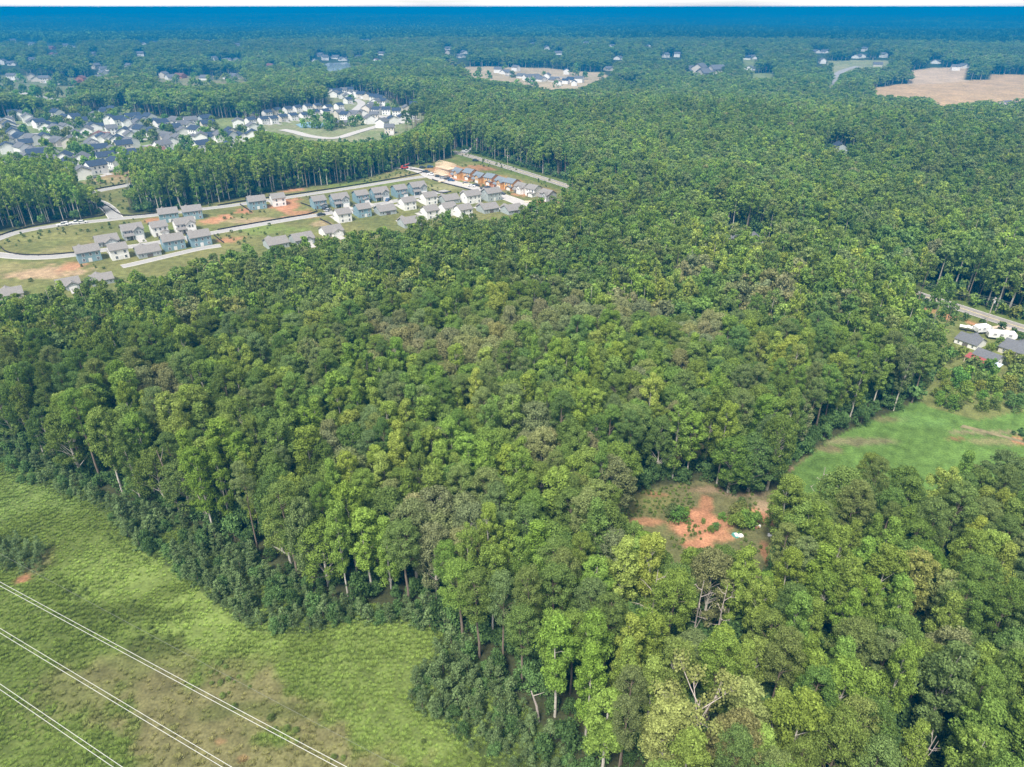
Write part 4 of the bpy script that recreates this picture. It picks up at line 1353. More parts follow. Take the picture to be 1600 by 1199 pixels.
MARK_T = [(G(1095, 815), 'the red clay patch'), (G(1028, 890, 15), 'the tallest bare dead tree'), (G(1390, 680), 'the mown green field'), (G(750, 1080), 'the thicket of young pines'),
          (G(690, 990), 'the bright meadow corner'), (G(330, 830), 'the pale meadow edge trunks'), (G(60, 720), 'the young pines end'), (G(1515, 538), 'the white cottage'),
          (G(870, 484, 18), 'the brown domed oaks'), (G(140, 410), 'the blue corner house'), (G(531, 453, 18), 'the large yellow green pair'), (G(1090, 1120, 18), 'the pale limbed dying tree'),
          (G(1471, 875, 18), 'the yellow topped tree'), (G(1460, 1150, 15), 'the bare branched corner tree'), (G(1250, 557, 18), 'the tall wood notch'),
          (G(1110, 760), 'the dark pine wall behind the clay'), (G(1430, 628), 'the corner of field and hedge'), (G(500, 640, 18), 'the heart of the left woods'), (G(760, 700, 18), 'the heart of the middle woods'),
          (G(230, 500, 18), 'the feathery yellow tree'), (G(736, 330), 'the tall white gabled house'), (G(472, 378), 'the canopy edge bungalow'), (G(1093, 407, 18), 'the big grey domed oak'),
          (G(560, 900, 10), 'the meadow bend'), (G(900, 950, 18), 'the woods left of the dead trees'), (G(1560, 760, 18), 'the vegetable rows'), (G(1580, 1000, 18), 'the lower right woods edge'),
          (G(1300, 1000, 18), 'the dark lower woods gap'), (G(900, 850, 18), 'the woods left of the clearing'), (G(600, 790, 18), 'the slope above the meadow bend'), (G(1000, 620, 18), 'the pines behind the clearing')]
idxs = np.nonzero(single)[0]
items = []
for i in idxs:
    sz = 'tall ' if FOR['hs'][i] > 1.04 else 'low ' if FOR['hs'][i] < .88 else ''
    items.append((FOR['x'][i], FOR['y'][i], sz + TN[FOR['tone'][i]] + ' ' + KW[FOR['kind'][i]]))
labs = rank_labels(items, MARK_T)
NVAR = 5
GRP = ['pines of the forest', 'upright broadleaf trees of the forest', 'oaks of the forest']
for i, lab in zip(idxs, labs):
    kk = int(FOR['kind'][i])
    cr, tr, h = tree_meshes(KN[kk], 0 if dist[i] < 330 else 1, int(FOR['var'][i]) % NVAR)
    root = thing(KOBJ[kk], lab, 'tree', (FOR['x'][i], FOR['y'][i], FOR['z'][i]), FOR['rz'][i], GRP[kk])
    ws, hs = float(FOR['ws'][i]), float(FOR['hs'][i])
    root.scale = (ws, ws, hs)
    link('trunk', tr, root)
    c = link('crown', cr, root)
    c['tint'] = [float(v) for v in FOR['tint'][i]]

def forest_stuff():
    k = ~single
    D = {a: b[k] for a, b in FOR.items()}
    coll = bpy.data.collections.new('woodland_kinds')
    names, order = [], {}
    for kk in range(3):
        for lod, nv in ((0, 2), (1, 5), (2, 4)):
            for v in range(nv):
                nm = 'woodland_%s_%s_%s' % ('abc'[kk], 'abc'[lod], 'abcde'[v])
                joined_proto(KN[kk], lod, v + 20, nm, coll)
                names.append((nm, kk, lod, v))
    names.sort()
    order = {(kk, lod, v): i for i, (nm, kk, lod, v) in enumerate(names)}
    dd = np.hypot(D['x'], D['y'])
    lod = np.where(dd < 210, 0, np.where(dd < 680, 1, 2))
    nv = np.array([2, 5, 4])[lod]
    idx = np.array([order[(int(a), int(b), int(c))] for a, b, c in zip(D['kind'], lod, D['var'] % nv)])
    scatter('woodland', np.column_stack([D['x'], D['y'], D['z']]), D['rz'], np.column_stack([D['ws'], D['ws'], D['hs']]), idx, D['tint'], coll,
            'mixed pine and broadleaf woodland stretching back behind the nearest trees', 'woodland')
forest_stuff()

# patches of canopy to the horizon
def far_woods():
    coll = bpy.data.collections.new('far_canopy_kinds')
    g = np.random.default_rng(55)
    for (nm, size, n, leaf, nl, cr) in (('far_a', 100, 140, 3.2, 16, 4.6), ('far_b', 100, 140, 3.2, 16, 4.6), ('far_c', 100, 140, 3.2, 16, 4.6), ('far_d', 320, 900, 6.5, 7, 7.5), ('far_e', 320, 900, 6.5, 7, 7.5)):
        C = np.column_stack([g.uniform(-size * .54, size * .54, (n, 2)), g.uniform(11, 19, n)])
        rad = g.uniform(.8, 1.2, n) * cr
        V, F, lv = leaf_cloud(C, rad, nl, leaf, int(g.integers(1e6)), flat=1.0, upb=.8, jitter=.6)
        tone = np.repeat(g.choice([.55, .8, 1.05, 1.5, 2.2], n, p=[.28, .27, .22, .13, .10]), nl)
        # a dim underlayer so that the floor does not shine through
        me = mesh_np(nm, V, F, LEAF, {'leafv': ('FLOAT_FACE', lv * tone)})
        o = bpy.data.objects.new('canopy_' + nm, me)
        coll.objects.link(o)
    P, I, S, Tn = [], [], [], []
    for (r0, r1, s, lo, hi, seed) in ((2280, 5200, 96, 0, 3, 5), (5200, 21000, 300, 3, 5, 6)):
        x, y, gg = jittered(r0, r1, s, seed, 46)
        k = forested(x, y) & ~(fbm(x, y, 700, 77, 3) > .74)
        for hx, hy_, L_ in FARV:
            d0 = math.hypot(hx, hy_)
            ux, uy = hx / d0, hy_ / d0
            al = (x - hx) * ux + (y - hy_) * uy
            la = np.abs((x - hx) * uy - (y - hy_) * ux)
            k &= ~((al < s * .5 + 10) & (al > -L_ - s * .2) & (la < s * .5 + 10))
        x, y = x[k], y[k]
        n = len(x)
        P.append(np.column_stack([x, y, height(x, y)]))
        I.append(gg.integers(lo, hi, n))
        S.append(np.column_stack([np.ones(n), np.ones(n), gg.uniform(.85, 1.2, n)]))
        b = .45 + 1.1 * fbm(x, y, 900, 88, 3)
        Tn.append(np.array([.098, .180, .062]) * (b * gg.uniform(.85, 1.15, n))[:, None])
    P, I, S, Tn = map(np.concatenate, (P, I, S, Tn))
    scatter('distant_forest', P, g.integers(0, 4, len(P)) * math.pi / 2, S, I, Tn, coll, 'unbroken forest canopy fading blue to the horizon', 'forest')
far_woods()

# ------------------------------------------------------------------ undergrowth, saplings, yard trees, hedge
def undergrowth():
    coll = bpy.data.collections.new('undergrowth_kinds')
    for v in range(3):
        joined_proto('bush', 0, v + 3, 'undergrowth_a_%s' % 'abc'[v], coll)
    for v in range(3):
        joined_proto('bush', 1, v + 3, 'undergrowth_b_%s' % 'abc'[v], coll)
    x1, y1, g = jittered(42, 230, 3.7, 11)
    k = (forested(x1, y1) | inside(SAPBAND, x1, y1)) & ((dist_line(MATL, x1, y1) > 7) | (g.random(len(x1)) < .85))
    x1, y1 = x1[k], y1[k]
    x2, y2, g = jittered(230, 620, 7.0, 12)
    k = forested(x2, y2)
    x2, y2 = x2[k], y2[k]
    x, y = np.concatenate([x1, x2]), np.concatenate([y1, y2])
    n = len(x)
    sc = g.uniform(.7, 1.7, n) * np.where(inside(SAPBAND, x, y), .55, np.where(dist_line(MATL, x, y) < 9, .8, 1.0))
    idx = np.where(np.hypot(x, y) < 200, g.integers(0, 3, n), g.integers(3, 6, n))
    base = np.array([.125, .215, .070])
    tint = base * g.uniform(.7, 1.35, n)[:, None]
    scatter('undergrowth', np.column_stack([x, y, height(x, y) - .1]), g.uniform(0, 6.28, n), np.column_stack([sc, sc, sc * g.uniform(.8, 1.6, n)]), idx, tint, coll,
            'leafy undergrowth filling the forest floor between the trunks', 'undergrowth')
undergrowth()

def saplings():
    x, y, g = jittered(42, 330, 2.05, 14, 46)
    k = inside(SAPBAND, x, y) & inside(FIELD, x, y)
    k &= (fbm(x, y, 9, 33, 3) > .30)
    extra = poly([(0, 842), (60, 850), (75, 885), (55, 900), (0, 890), (-30, 860)])
    k2 = inside(extra, x, y)
    x, y = np.concatenate([x[k], x[k2]]), np.concatenate([y[k], y[k2]])
    k = np.hypot(x, y) > 0
    n = len(x)
    hs = g.uniform(.45, 1.15, n) * (.8 + .5 * fbm(x, y, 14, 35, 2))
    tint = np.array([.170, .240, .098]) * g.uniform(.75, 1.3, n)[:, None]
    qx, qy, _ = project(x, y, np.full(n, 2.0))
    sn = (qx > 0) & (qx < 1600) & (qy < 1199)
    d = np.hypot(x, y)
    c = np.nonzero(sn)[0]
    c = c[np.argsort(d[c] / hs[c])][:300]
    marks = [(G(650, 1060), 'the left side of the thicket'), (G(700, 1000), 'the inner meadow corner'), (G(760, 1120), 'the middle of the thicket'), (G(840, 1130), 'the pale slim trunk by the thicket'), (G(820, 1190), 'the bottom edge of the thicket'),
             (G(560, 970), 'the meadow bend'), (G(440, 985), 'the tip of the lime meadow'), (G(300, 900), 'the pale meadow edge trunks'), (G(690, 1140), 'the lime grass below the thicket'), (G(760, 1060), 'the pines behind the thicket'),
             (G(700, 1060), 'the bright meadow side'), (G(500, 950), 'the rough slope'), (G(30, 870), 'the lone clump at the left edge')]
    items = [(x[i], y[i], ('tall' if hs[i] > 1.2 else 'small' if hs[i] < .8 else 'middling') + ' bushy young pine') for i in c]
    labs = rank_labels(items, marks)
    for i, lab in zip(c, labs):
        cr, tr, h = tree_meshes('sapling', 0, int(i) % 4)
        root = thing('young_pine', lab, 'young pine', (x[i], y[i], 0), i * 1.7, 'young pines along the meadow edge')
        s = float(hs[i])
        root.scale = (s * 1.15, s * 1.15, s)
        link('trunk', tr, root)
        cc = link('crown', cr, root)
        cc['tint'] = [float(v) for v in tint[i]]
    rest = np.ones(n, bool)
    rest[c] = False
    coll = bpy.data.collections.new('young_growth_kinds')
    for v in range(4):
        joined_proto('sapling', 0, v + 8, 'young_growth_%s' % 'abcd'[v], coll)
    m = rest.sum()
    scatter('young_growth', np.column_stack([x[rest], y[rest], np.zeros(m)]), g.uniform(0, 6.28, m), np.column_stack([hs[rest] * 1.15, hs[rest] * 1.15, hs[rest]]), g.integers(0, 4, m), tint[rest], coll,
            'dense band of young pines between meadow and tall wood', 'young pines')
    print('saplings', n)
saplings()

def placed_trees():
    g = np.random.default_rng(77)
    spots = []   # x, y, kind, size, tint, words
    def add(px, kind, s, tone, words, nm='shade_tree'):
        p = G(*px)
        spots.append((p[0], p[1], kind, s, tone, words, nm))
    # yard trees of the suburb and the cluster, random between houses
    for P, n, sl in ((SUBURB, 125, (.30, .55)), (CLUSTER, 14, (.3, .42)), (STRIP, 26, (.2, .35)), (WEST, 40, (.5, .8)), (WESTB, 16, (.5, .8)), (MIDCLR, 22, (.5, .8)), (CLAYF, 0, (.5, .8))):
        c = 0
        lo, hi = P.min(0), P.max(0)
        for _ in range(9000):
            if c >= n:
                break
            x, y = g.uniform(lo[0], hi[0]), g.uniform(lo[1], hi[1])
            if not inside(P, np.array([x]), np.array([y]))[0]:
                continue
            qx, qy, _d = project(x, y, 4)
            if qx < -30 or qx > 1630 or (P is CLUSTER and _d < 640):
                continue
            if np.min(np.hypot(HP[:, 0] - x, HP[:, 1] - y)) < 8.5:
                continue
            if any(dist_line(s[1], np.array([x]), np.array([y]))[0] < 6 for s in STREETS[5:10]):
                continue
            s = g.uniform(*sl) * 5.2
            tone = g.choice(['dark green', 'mid green', 'bright green'], p=[.5, .35, .15])
            spots.append((x, y, 'bush', s, tone, '%s %s yard tree' % ('big' if s > 2.5 else 'small', tone), 'shade_tree'))
            c += 1
    add((491, 200), 'bush', 3.8, 'dark green', 'round dark tree left beside the blue court')
    add((513, 203), 'bush', 3.6, 'dark green', 'round dark tree right beside the blue court')
    add((520, 199), 'bush', 3.0, 'dark green', 'smaller round tree behind the pair by the court')
    add((551, 198), 'bush', 2.5, 'dark green', 'round tree past the court towards the cluster')
    add((562, 196), 'bush', 2.4, 'dark green', 'second round tree past the court')
    for px in ((100, 195), (108, 198), (115, 200)):
        p = G(*px)
        spots.append((p[0], p[1], 'bush', 2.0, 'brownish', 'rust coloured yard tree', 'shade_tree'))
    # hedge bushes right
    xs, ys, _g = jittered(60, 420, 4.6, 31, 46)
    k = inside(HEDGE, xs, ys)
    for x, y in zip(xs[k], ys[k]):
        if np.min(np.hypot(HP[:, 0] - x, HP[:, 1] - y)) < 6:
            continue
        s = g.uniform(.7, 1.5)
        tone = g.choice(['dark green', 'mid green', 'bright green'], p=[.3, .5, .2])
        spots.append((x, y, 'bush', s, tone, '%s %s rank bush' % ('big' if s > 1.5 else 'small', tone), 'bush'))
    for px, s in (((1545, 552), .9), ((1560, 545), 1.0), ((1572, 570), 1.2), ((1500, 560), 1.0), ((1590, 575), 1.3), ((1480, 560), 1.2), ((1410, 455), 1.6), ((1480, 462), 1.3), ((1500, 470), 1.3), ((1520, 478), 1.2), ((1565, 492), 1.1), ((1585, 497), 1.2)):
        p = G(*px)
        spots.append((p[0], p[1], 'bush', s, 'mid green', 'leafy shrub', 'bush'))
    # bushes in the clay clearing
    for px, s, t in (((1150, 808), .9, 'mid green'), ((1158, 800), .7, 'mid green'), ((1060, 815), 1.0, 'dark green'), ((1050, 808), .9, 'dark green'), ((1165, 822), 1.1, 'bright green'), ((1150, 826), 1.0, 'mid green'), ((1128, 812), .5, 'mid green'), ((1180, 818), .8, 'bright green'), ((1118, 828), .5, 'dark green'), ((1072, 804), .5, 'mid green'), ((1158, 788), .5, 'dark green'), ((1110, 832), .45, 'mid green')):
        p = G(*px)
        spots.append((p[0], p[1], 'bush', s, t, '%s clearing shrub' % t, 'bush'))
    marks = MARK_S + MARK_F + [(G(1430, 628), 'the corner of field and hedge'), (G(1515, 538), 'the white cottage'), (G(1530, 640), 'the middle of the field hedge'), (G(1590, 600), 'the cream cottage'), (G(1480, 470), 'the roadside verge'),
             (G(1090, 815), 'the red clay patch'), (G(1170, 800), 'the clay strip'), (G(200, 280), 'the rough strip behind the suburb'), (G(330, 255), 'the tree belt back'), (G(660, 216), 'the right end of the tree belt')]
    labs = rank_labels([(s[0], s[1], s[5]) for s in spots], marks)
    for (x, y, kind, s, tone, w, nm), lab in zip(spots, labs):
        d = math.hypot(x, y)
        cr, tr, h = tree_meshes(kind, 0 if d < 230 and kind == 'bush' else 1, int(g.integers(0, 4)))
        root = thing(nm, lab, 'bush' if nm == 'bush' else 'tree', (x, y, float(height(x, y))), float(g.uniform(0, 6.28)), 'bushes by the right field' if nm == 'bush' and x > 40 and d > 140 else 'yard trees' if nm != 'bush' else 'clearing shrubs')
        root.scale = (s, s, s * (.95 if kind == 'oak' else 1.1))
        if d < 700:
            link('trunk', tr, root)
        c = link('crown', cr, root)
        c['tint'] = [v * float(g.uniform(.85, 1.2)) for v in TONE[tone]]
placed_trees()

def snag(px, py, z, s, label):
    p = G(px, py, z)
    g = np.random.default_rng(int(px))
    root = thing('dead_tree', label, 'dead tree', (p[0], p[1], 0), g.uniform(0, 6))
    big = s > 1.2
    H = z
    b = MB()
    b.tube([(0, 0, -.4), (.15, .1, H * .35), (-.1, .1, H * .7), (.1, 0, H)], [.22 * s + .04, .18 * s, .12 * s, .04], 7)
    link('trunk', b.mesh('trunk', BARK_DEAD), root)
    n = 7 if not big else 14
    tips = []
    for k in range(n):
        f = .42 + .55 * k / n
        a = k * 2.4 + g.uniform(-.4, .4)
        ln = (g.uniform(.9, 2.4) if not big else g.uniform(3, 4.6)) * (1.15 - .6 * f) * 1.25 * min(1.1, s + .2)
        st = np.array([0, 0, H * f])
        d = np.array([math.cos(a), math.sin(a), g.uniform(.15, .6) if not big else g.uniform(.6, 1.3)])
        mid = st + d * ln * .5 + np.array([0, 0, -.15])
        tip = st + d * ln + g.normal(size=3) * .25
        b = MB()
        b.tube([st, mid, tip], [.075 * s, .05 * s, .02], 5)
        for q in range(3 if not big else 5):
            u = g.uniform(.4, 1)
            s0 = mid + (tip - mid) * u
            d2 = d + g.normal(size=3) * .55
            b.tube([s0, s0 + d2 * ln * .3], [.04 * s, .015], 4, cap=False)
            tips.append(s0 + d2 * ln * .3)
        link('branch', b.mesh('branch', BARK_DEAD), root)
    if big:
        V, F, lv = leaf_cloud(np.array(tips), np.full(len(tips), 1.05), 60, .32, 5)
        c = link('foliage', mesh_np('foliage', V, F, LEAF, {'leafv': ('FLOAT_FACE', lv)}), root)
        c['tint'] = [.30, .33, .11]
for s in SNAGS:
    snag(*s)
SN2 = [((282, 803), 17, 'brown bare trunk leaning at the meadow edge'), ((333, 832), 10, 'short white bleached trunk at the meadow edge'), ((366, 826), 13, 'thin pale trunk right of the bleached one'), ((842, 1128), 7, 'slim white trunk beside the thicket')]
for px, H, lab in SN2:
    p = G(*px)
    root = thing('bare_trunk', lab, 'tree trunk', (p[0], p[1], 0))
    b = MB()
    b.tube([(0, 0, -.3), (-.4, .2, H * .5), (-1.3, .3, H)], [.24, .19, .09], 7)
    link('trunk', b.mesh('trunk', BARK if 'brown' in lab else BARK_DEAD), root)
    b = MB()
    b.tube([(-1.0, .25, H * .85), (-.2, 0, H * .95), (.7, -.3, H * 1.08)], [.08, .06, .02], 5)
    link('limb', b.mesh('limb', BARK_DEAD), root)

# ------------------------------------------------------------------ grass and weeds of the meadow
def tufts():
    coll = bpy.data.collections.new('meadow_kinds')
    for v in range(4):
        g = np.random.default_rng(300 + v)
        n = 60
        a = g.uniform(0, 6.28, n)
        q = g.uniform(0, .55, n)
        base = np.column_stack([q * np.cos(a), q * np.sin(a), np.zeros(n)])
        h = g.uniform(.12, .36, n)
        dr = np.column_stack([np.cos(a), np.sin(a), np.zeros(n)]) * g.uniform(.1, .35, n)[:, None]
        sd_ = np.column_stack([-np.sin(a), np.cos(a), np.zeros(n)]) * g.uniform(.05, .11, n)[:, None]
        tip = base + dr + np.column_stack([np.zeros(n), np.zeros(n), h])
        V = np.stack([base - sd_, base + sd_, tip + sd_ * .8, tip - sd_ * .8], 1).reshape(-1, 3)
        me = mesh_np('meadow_tuft', V, np.arange(n * 4).reshape(-1, 4), LEAF, {'leafv': ('FLOAT_FACE', g.uniform(.85, 1.15, n))})
        coll.objects.link(bpy.data.objects.new('meadow_tuft_%s' % 'abcd'[v], me))
    x, y, g = jittered(58, 230, .8, 17, 42)
    k = inside(FIELD, x, y)
    x, y = x[k], y[k]
    qx, qy, _ = project(x, y, np.zeros(len(x)))
    k = (qx > -60) & (qy < 1240)
    x, y = x[k], y[k]
    w = fbm(x, y, 7, 41, 4)
    col = np.tile(GRASS * 1.05, (len(x), 1))
    apply_blobs(col, x, y, FIELD_BLOBS, np.ones(len(x)))
    lime = col[:, 1] > .205
    k = (g.random(len(x)) < np.where(lime, .7, np.where(col[:, 0] > col[:, 1] * .92, .3, .92)) * sstep(.12, .45, w)) & (np.hypot(col[:, 0] - CLAY[0], 0) > .08)
    x, y, w, col = x[k], y[k], w[k], col[k]
    n = len(x)
    sc = g.uniform(.4, .95, n) * (.45 + .9 * w)
    tint = col * (g.uniform(1.55, 2.2, n) * (1.25 - .5 * w))[:, None] * np.array([1.0, 1.03, .95])
    scatter('meadow_grass', np.column_stack([x, y, (fbm(x, y, 5, 91, 3) - .5) * .35 - .03]), g.uniform(0, 6.28, n), np.column_stack([sc, sc, sc]), g.integers(0, 4, n), tint, coll, 'weedy grass tufts of the meadow under the power lines', 'grass')
    print('tufts', n)
    # low bramble clumps in rough belts
    coll2 = bpy.data.collections.new('bramble_kinds')
    for v in range(3):
        joined_proto('bush', 0, v + 30, 'bramble_%s' % 'abc'[v], coll2)
    x, y, g = jittered(58, 230, 1.9, 18, 42)
    belts = [poly(L_) for L_ in ([(60, 770), (110, 760), (200, 830), (300, 905), (250, 900), (170, 860), (150, 830)], [(60, 900), (200, 935), (300, 1000), (420, 1090), (560, 1180), (520, 1190), (380, 1120), (240, 1020), (120, 960)],
                                 [(640, 960), (720, 1000), (700, 1030), (660, 1010)], [(700, 1150), (780, 1150), (860, 1210), (760, 1230)])]
    k = np.zeros(len(x), bool)
    for B in belts:
        k |= inside(B, x, y)
    k |= (fbm(x, y, 16, 71, 3) > .70)
    k &= inside(FIELD, x, y) & (fbm(x, y, 6, 72, 3) > .50)
    x, y = x[k], y[k]
    n = len(x)
    sc = g.uniform(.12, .36, n)
    tint = np.array([.19, .255, .07]) * g.uniform(.7, 1.35, n)[:, None]
    scatter('bramble', np.column_stack([x, y, np.zeros(n) - .05]), g.uniform(0, 6.28, n), np.column_stack([sc, sc, sc * .8]), g.integers(0, 3, n), tint, coll2, 'low bramble and weed clumps across the rough meadow', 'brambles')
tufts()

# rows of crops and weeds: clearing ground cover and roadside shrubs
def small_cover():
    coll = bpy.data.collections.new('ground_cover_kinds')
    for v in range(2):
        joined_proto('bush', 1, v + 40, 'ground_cover_%s' % 'ab'[v], coll)
    xs, ys, sc, tn = [], [], [], []
    g = np.random.default_rng(5)
    x, y, _ = jittered(80, 300, 1.3, 23, 46)
    q = inside(CLEAR, x, y) & ~inside(LAWN, x, y)
    qx, qy, _d = project(x, y, np.zeros(len(x)))
    q &= (((qx < 1085) & (qy < 808)) | (fbm(x, y, 5, 51, 3) > .58))
    q &= g.random(len(x)) < .9
    xs.append(x[q]); ys.append(y[q]); sc.append(g.uniform(.10, .26, q.sum())); tn.append(np.tile([.2, .27, .07], (q.sum(), 1)))
    veg = poly([(1575, 680), (1600, 668), (1700, 660), (1700, 700), (1610, 696)])
    q = inside(veg, x, y) & (np.abs(((x * .5 + y * .86) % 2.6) - 1.3) < .7)
    xs.append(x[q]); ys.append(y[q]); sc.append(g.uniform(.2, .35, q.sum())); tn.append(np.tile([.09, .17, .06], (q.sum(), 1)))
    x, y, _ = jittered(250, 1150, 5.5, 24, 44)
    q = (inside(STRIP, x, y) & (fbm(x, y, 25, 52, 3) > .46)) | (inside(DEV, x, y) & (fbm(x, y, 18, 53, 3) > .64))
    near = np.zeros(len(x), bool)
    for hx, hy_, hr in HP:
        near |= np.hypot(x - hx, y - hy_) < 9
    for s in STREETS:
        near |= dist_line(s[1], x, y) < s[2] / 2 + 2
    q &= ~near
    k = q.sum()
    xs.append(x[q]); ys.append(y[q]); sc.append(g.uniform(.2, .5, k)); tn.append(np.tile([.15, .21, .065], (k, 1)))
    x, y, _ = jittered(120, 620, 3.0, 25, 44)
    d = dist_line(ROAD_MAIN, x, y)
    q = (d > 8) & (d < 11) & ~inside(DEV, x, y) & (g.random(len(x)) < .8)
    k = q.sum()
    xs.append(x[q]); ys.append(y[q]); sc.append(g.uniform(.5, 1.1, k)); tn.append(np.tile([.11, .19, .06], (k, 1)))
    x, y, sc, tn = map(np.concatenate, (xs, ys, sc, tn))
    n = len(x)
    tn = tn * g.uniform(.7, 1.3, n)[:, None]
    scatter('ground_cover', np.column_stack([x, y, height(x, y) - .02]), g.uniform(0, 6.28, n), np.column_stack([sc, sc, sc]), g.integers(0, 2, n), tn, coll, 'low weeds and brush on the clearing, lots and road verges', 'weeds')
small_cover()

# ------------------------------------------------------------------ power lines over the meadow
ALU = mat('aluminium_wire', (.62, .62, .60), .35, .05, 1, metallic=.3, spec=.6)
WIRE_D = mat('dark_wire', (.20, .21, .18), .6, .05, 1)
def wire(a, b, z, rad, m, name, label, group, off=0.0, sag=1.6):
    A, B = G(*a, z), G(*b, z)
    d = B - A
    Lg = np.linalg.norm(d)
    d /= Lg
    nrm = np.array([-d[1], d[0]])
    A2, B2 = A - d * 120 + nrm * off, B + d * 110 + nrm * off
    n = 40
    P = []
    for k in range(n + 1):
        t = k / n
        q = A2 * (1 - t) + B2 * t
        P.append((q[0], q[1], z - sag + sag * (2 * t - 1) ** 2 * 1.8))
    mb = MB()
    mb.tube(P, rad, 6)
    o = link(name, mb.mesh(name, m))
    tag(o, label, 'power line', group)
for (a, b, w) in (((0, 905), (553, 1199), 'uppermost'), ((0, 978), (370, 1199), 'middle'), ((0, 1066), (196, 1199), 'lowest')):
    for s, t in ((-.26, 'outer'), (.26, 'inner')):
        side = 'lower' if s < 0 else 'upper'
        wire(a, b, 20, .030, ALU, 'power_cable', '%s wire of the %s bright cable pair over the meadow' % (side, w), 'power cables over the meadow', s)
wire((8, 862), (613, 1183), 22, .014, WIRE_D, 'shield_wire', 'faint dark wire above the uppermost bright cable pair', None)

# ------------------------------------------------------------------ utility poles, fences, vehicles, site clutter
WOOD = mat('pole_wood', (.42, .37, .32), .9, .15, 2)
def pole(px, H, label):
    p = G(*px)
    z = float(height(p[0], p[1]))
    root = thing('utility_pole', label, 'utility pole', (p[0], p[1], z), head((1437, 461), (1600, 514)), 'poles along the country road')
    b = MB(); b.tube([(0, 0, -.5), (0, 0, H)], [.20, .13], 8)
    link('mast', b.mesh('mast', WOOD), root)
    b = MB(); b.box(-.06, .06, -1.2, 1.2, H - .9, H - .75)
    link('crossarm', b.mesh('crossarm', WOOD), root)
    for y in (-1.1, 0, 1.1):
        b = MB(); b.tube([(0, y, H - .75), (0, y, H - .5)], [.08, .05], 6)
        link('insulator', b.mesh('insulator', TRIM), root)
    b = MB(); b.tube([(.3, 0, H - 2.2), (.3, 0, H - 1.3)], .22, 8)
    link('transformer', b.mesh('transformer', mat('grey_metal', (.5, .52, .52), .5, .1, 1)), root)
    return np.array([p[0], p[1], z + H - .6])
tops = [pole((1541, 505), 10, 'wooden pole with white insulators between the cottages and the road'), pole((1384, 462), 10, 'wooden pole hidden among roadside pines by the road bend'),
        pole((893, 298), 10, 'pole at the canopy end of the visible far road'), pole((793, 265), 10, 'pole halfway along the far stretch of road'), pole((745, 241), 12, 'tall pole by the side road behind the building site')]
for k, (a, b) in enumerate(((tops[1], tops[0]), (tops[0], tops[0] + (tops[0] - tops[1])), (tops[3], tops[2]), (tops[4], tops[3]))):
    mb = MB()
    for off in (-1.1, 1.1):
        d = (b - a)[:2]
        d /= np.linalg.norm(d)
        P = []
        for i in range(17):
            t = i / 16
            q = a * (1 - t) + b * t
            P.append((q[0] - d[1] * off, q[1] + d[0] * off, q[2] - 1.2 * (1 - (2 * t - 1) ** 2)))
        mb.tube(P, .03, 4)
    o = link('overhead_wires', mb.mesh('overhead_wires', WIRE_D))
    tag(o, ['dark wires running from the tall pines to the cottage pole', 'dark wires from the cottage pole to the right edge', 'wires along the lower part of the far road', 'wires at the upper end of the far road'][k], 'wires')

FAB = mat('black_silt_fabric', (.035, .03, .03), .9, .2, 2)
STAKE = mat('fence_stake', (.30, .22, .15), .9, .2, 2)
def silt(pts, label):
    P = L(pts, 1)
    t = np.gradient(P, axis=0)
    t /= np.linalg.norm(t, axis=1)[:, None]
    nr = np.column_stack([-t[:, 1], t[:, 0]]) * .06
    n = len(P)
    V = []
    for z in (0, .75):
        V += [(p[0], p[1], z) for p in P + nr] + [(p[0], p[1], z) for p in P - nr]
    F = []
    for i in range(n - 1):
        F += [(i, i + 1, 2 * n + i + 1, 2 * n + i), (n + i + 1, n + i, 3 * n + i, 3 * n + i + 1), (2 * n + i, 2 * n + i + 1, 3 * n + i + 1, 3 * n + i)]
    root = thing('silt_fence', label, 'fence')
    me = bpy.data.meshes.new('fabric')
    me.from_pydata(V, [], F)
    me.materials.append(FAB)
    link('fabric', me, root)
    sm = cached('stake', lambda: (lambda b: (b.box(-.05, .05, -.05, .05, -.1, 1.25), b.mesh('stake', STAKE))[1])(MB()))
    seg = np.linalg.norm(np.diff(P, axis=0), axis=1)
    cum = np.concatenate([[0], np.cumsum(seg)])
    for dd in np.arange(1, cum[-1], 6.0):
        x, y = np.interp(dd, cum, P[:, 0]), np.interp(dd, cum, P[:, 1])
        link('stake', sm, root, (x + .1, y + .1, 0))
silt([(0, 369), (31, 358), (97, 346), (155, 339), (166, 336), (160, 325), (140, 317)], 'black silt fence curving along the outer side of the left loop')
silt([(0, 386), (10, 395), (30, 399), (70, 400), (116, 396)], 'black silt fence inside the left loop above the lower street')
silt([(134, 311), (150, 315), (168, 322), (180, 332), (196, 339), (245, 334)], 'black silt fence on the inner bend by the belt trees')
silt([(116, 306), (150, 296), (196, 288)], 'black silt fence behind the short street to the suburb')
silt([(340, 322), (385, 314), (462, 304), (543, 292), (610, 281), (655, 272), (664, 268), (640, 265)], 'long black silt fence along the grass before the tree belt')
silt([(340, 360), (430, 344), (498, 333), (490, 325), (470, 318)], 'black silt fence above the lower street by the clay lots')
silt([(375, 320), (390, 330), (394, 333)], 'short black silt fence beside the lone blue house')
silt([(675, 281), (690, 286), (730, 296), (745, 300)], 'black silt fence at the grass lot by the building site')
silt([(674, 297), (690, 303), (705, 300)], 'low dark silt fence corner under the grass lot')
silt([(334, 368), (345, 377), (350, 380)], 'short black silt fence below the lower street')
silt([(500, 343), (515, 350), (520, 354)], 'short black silt fence next to the first rear white house')

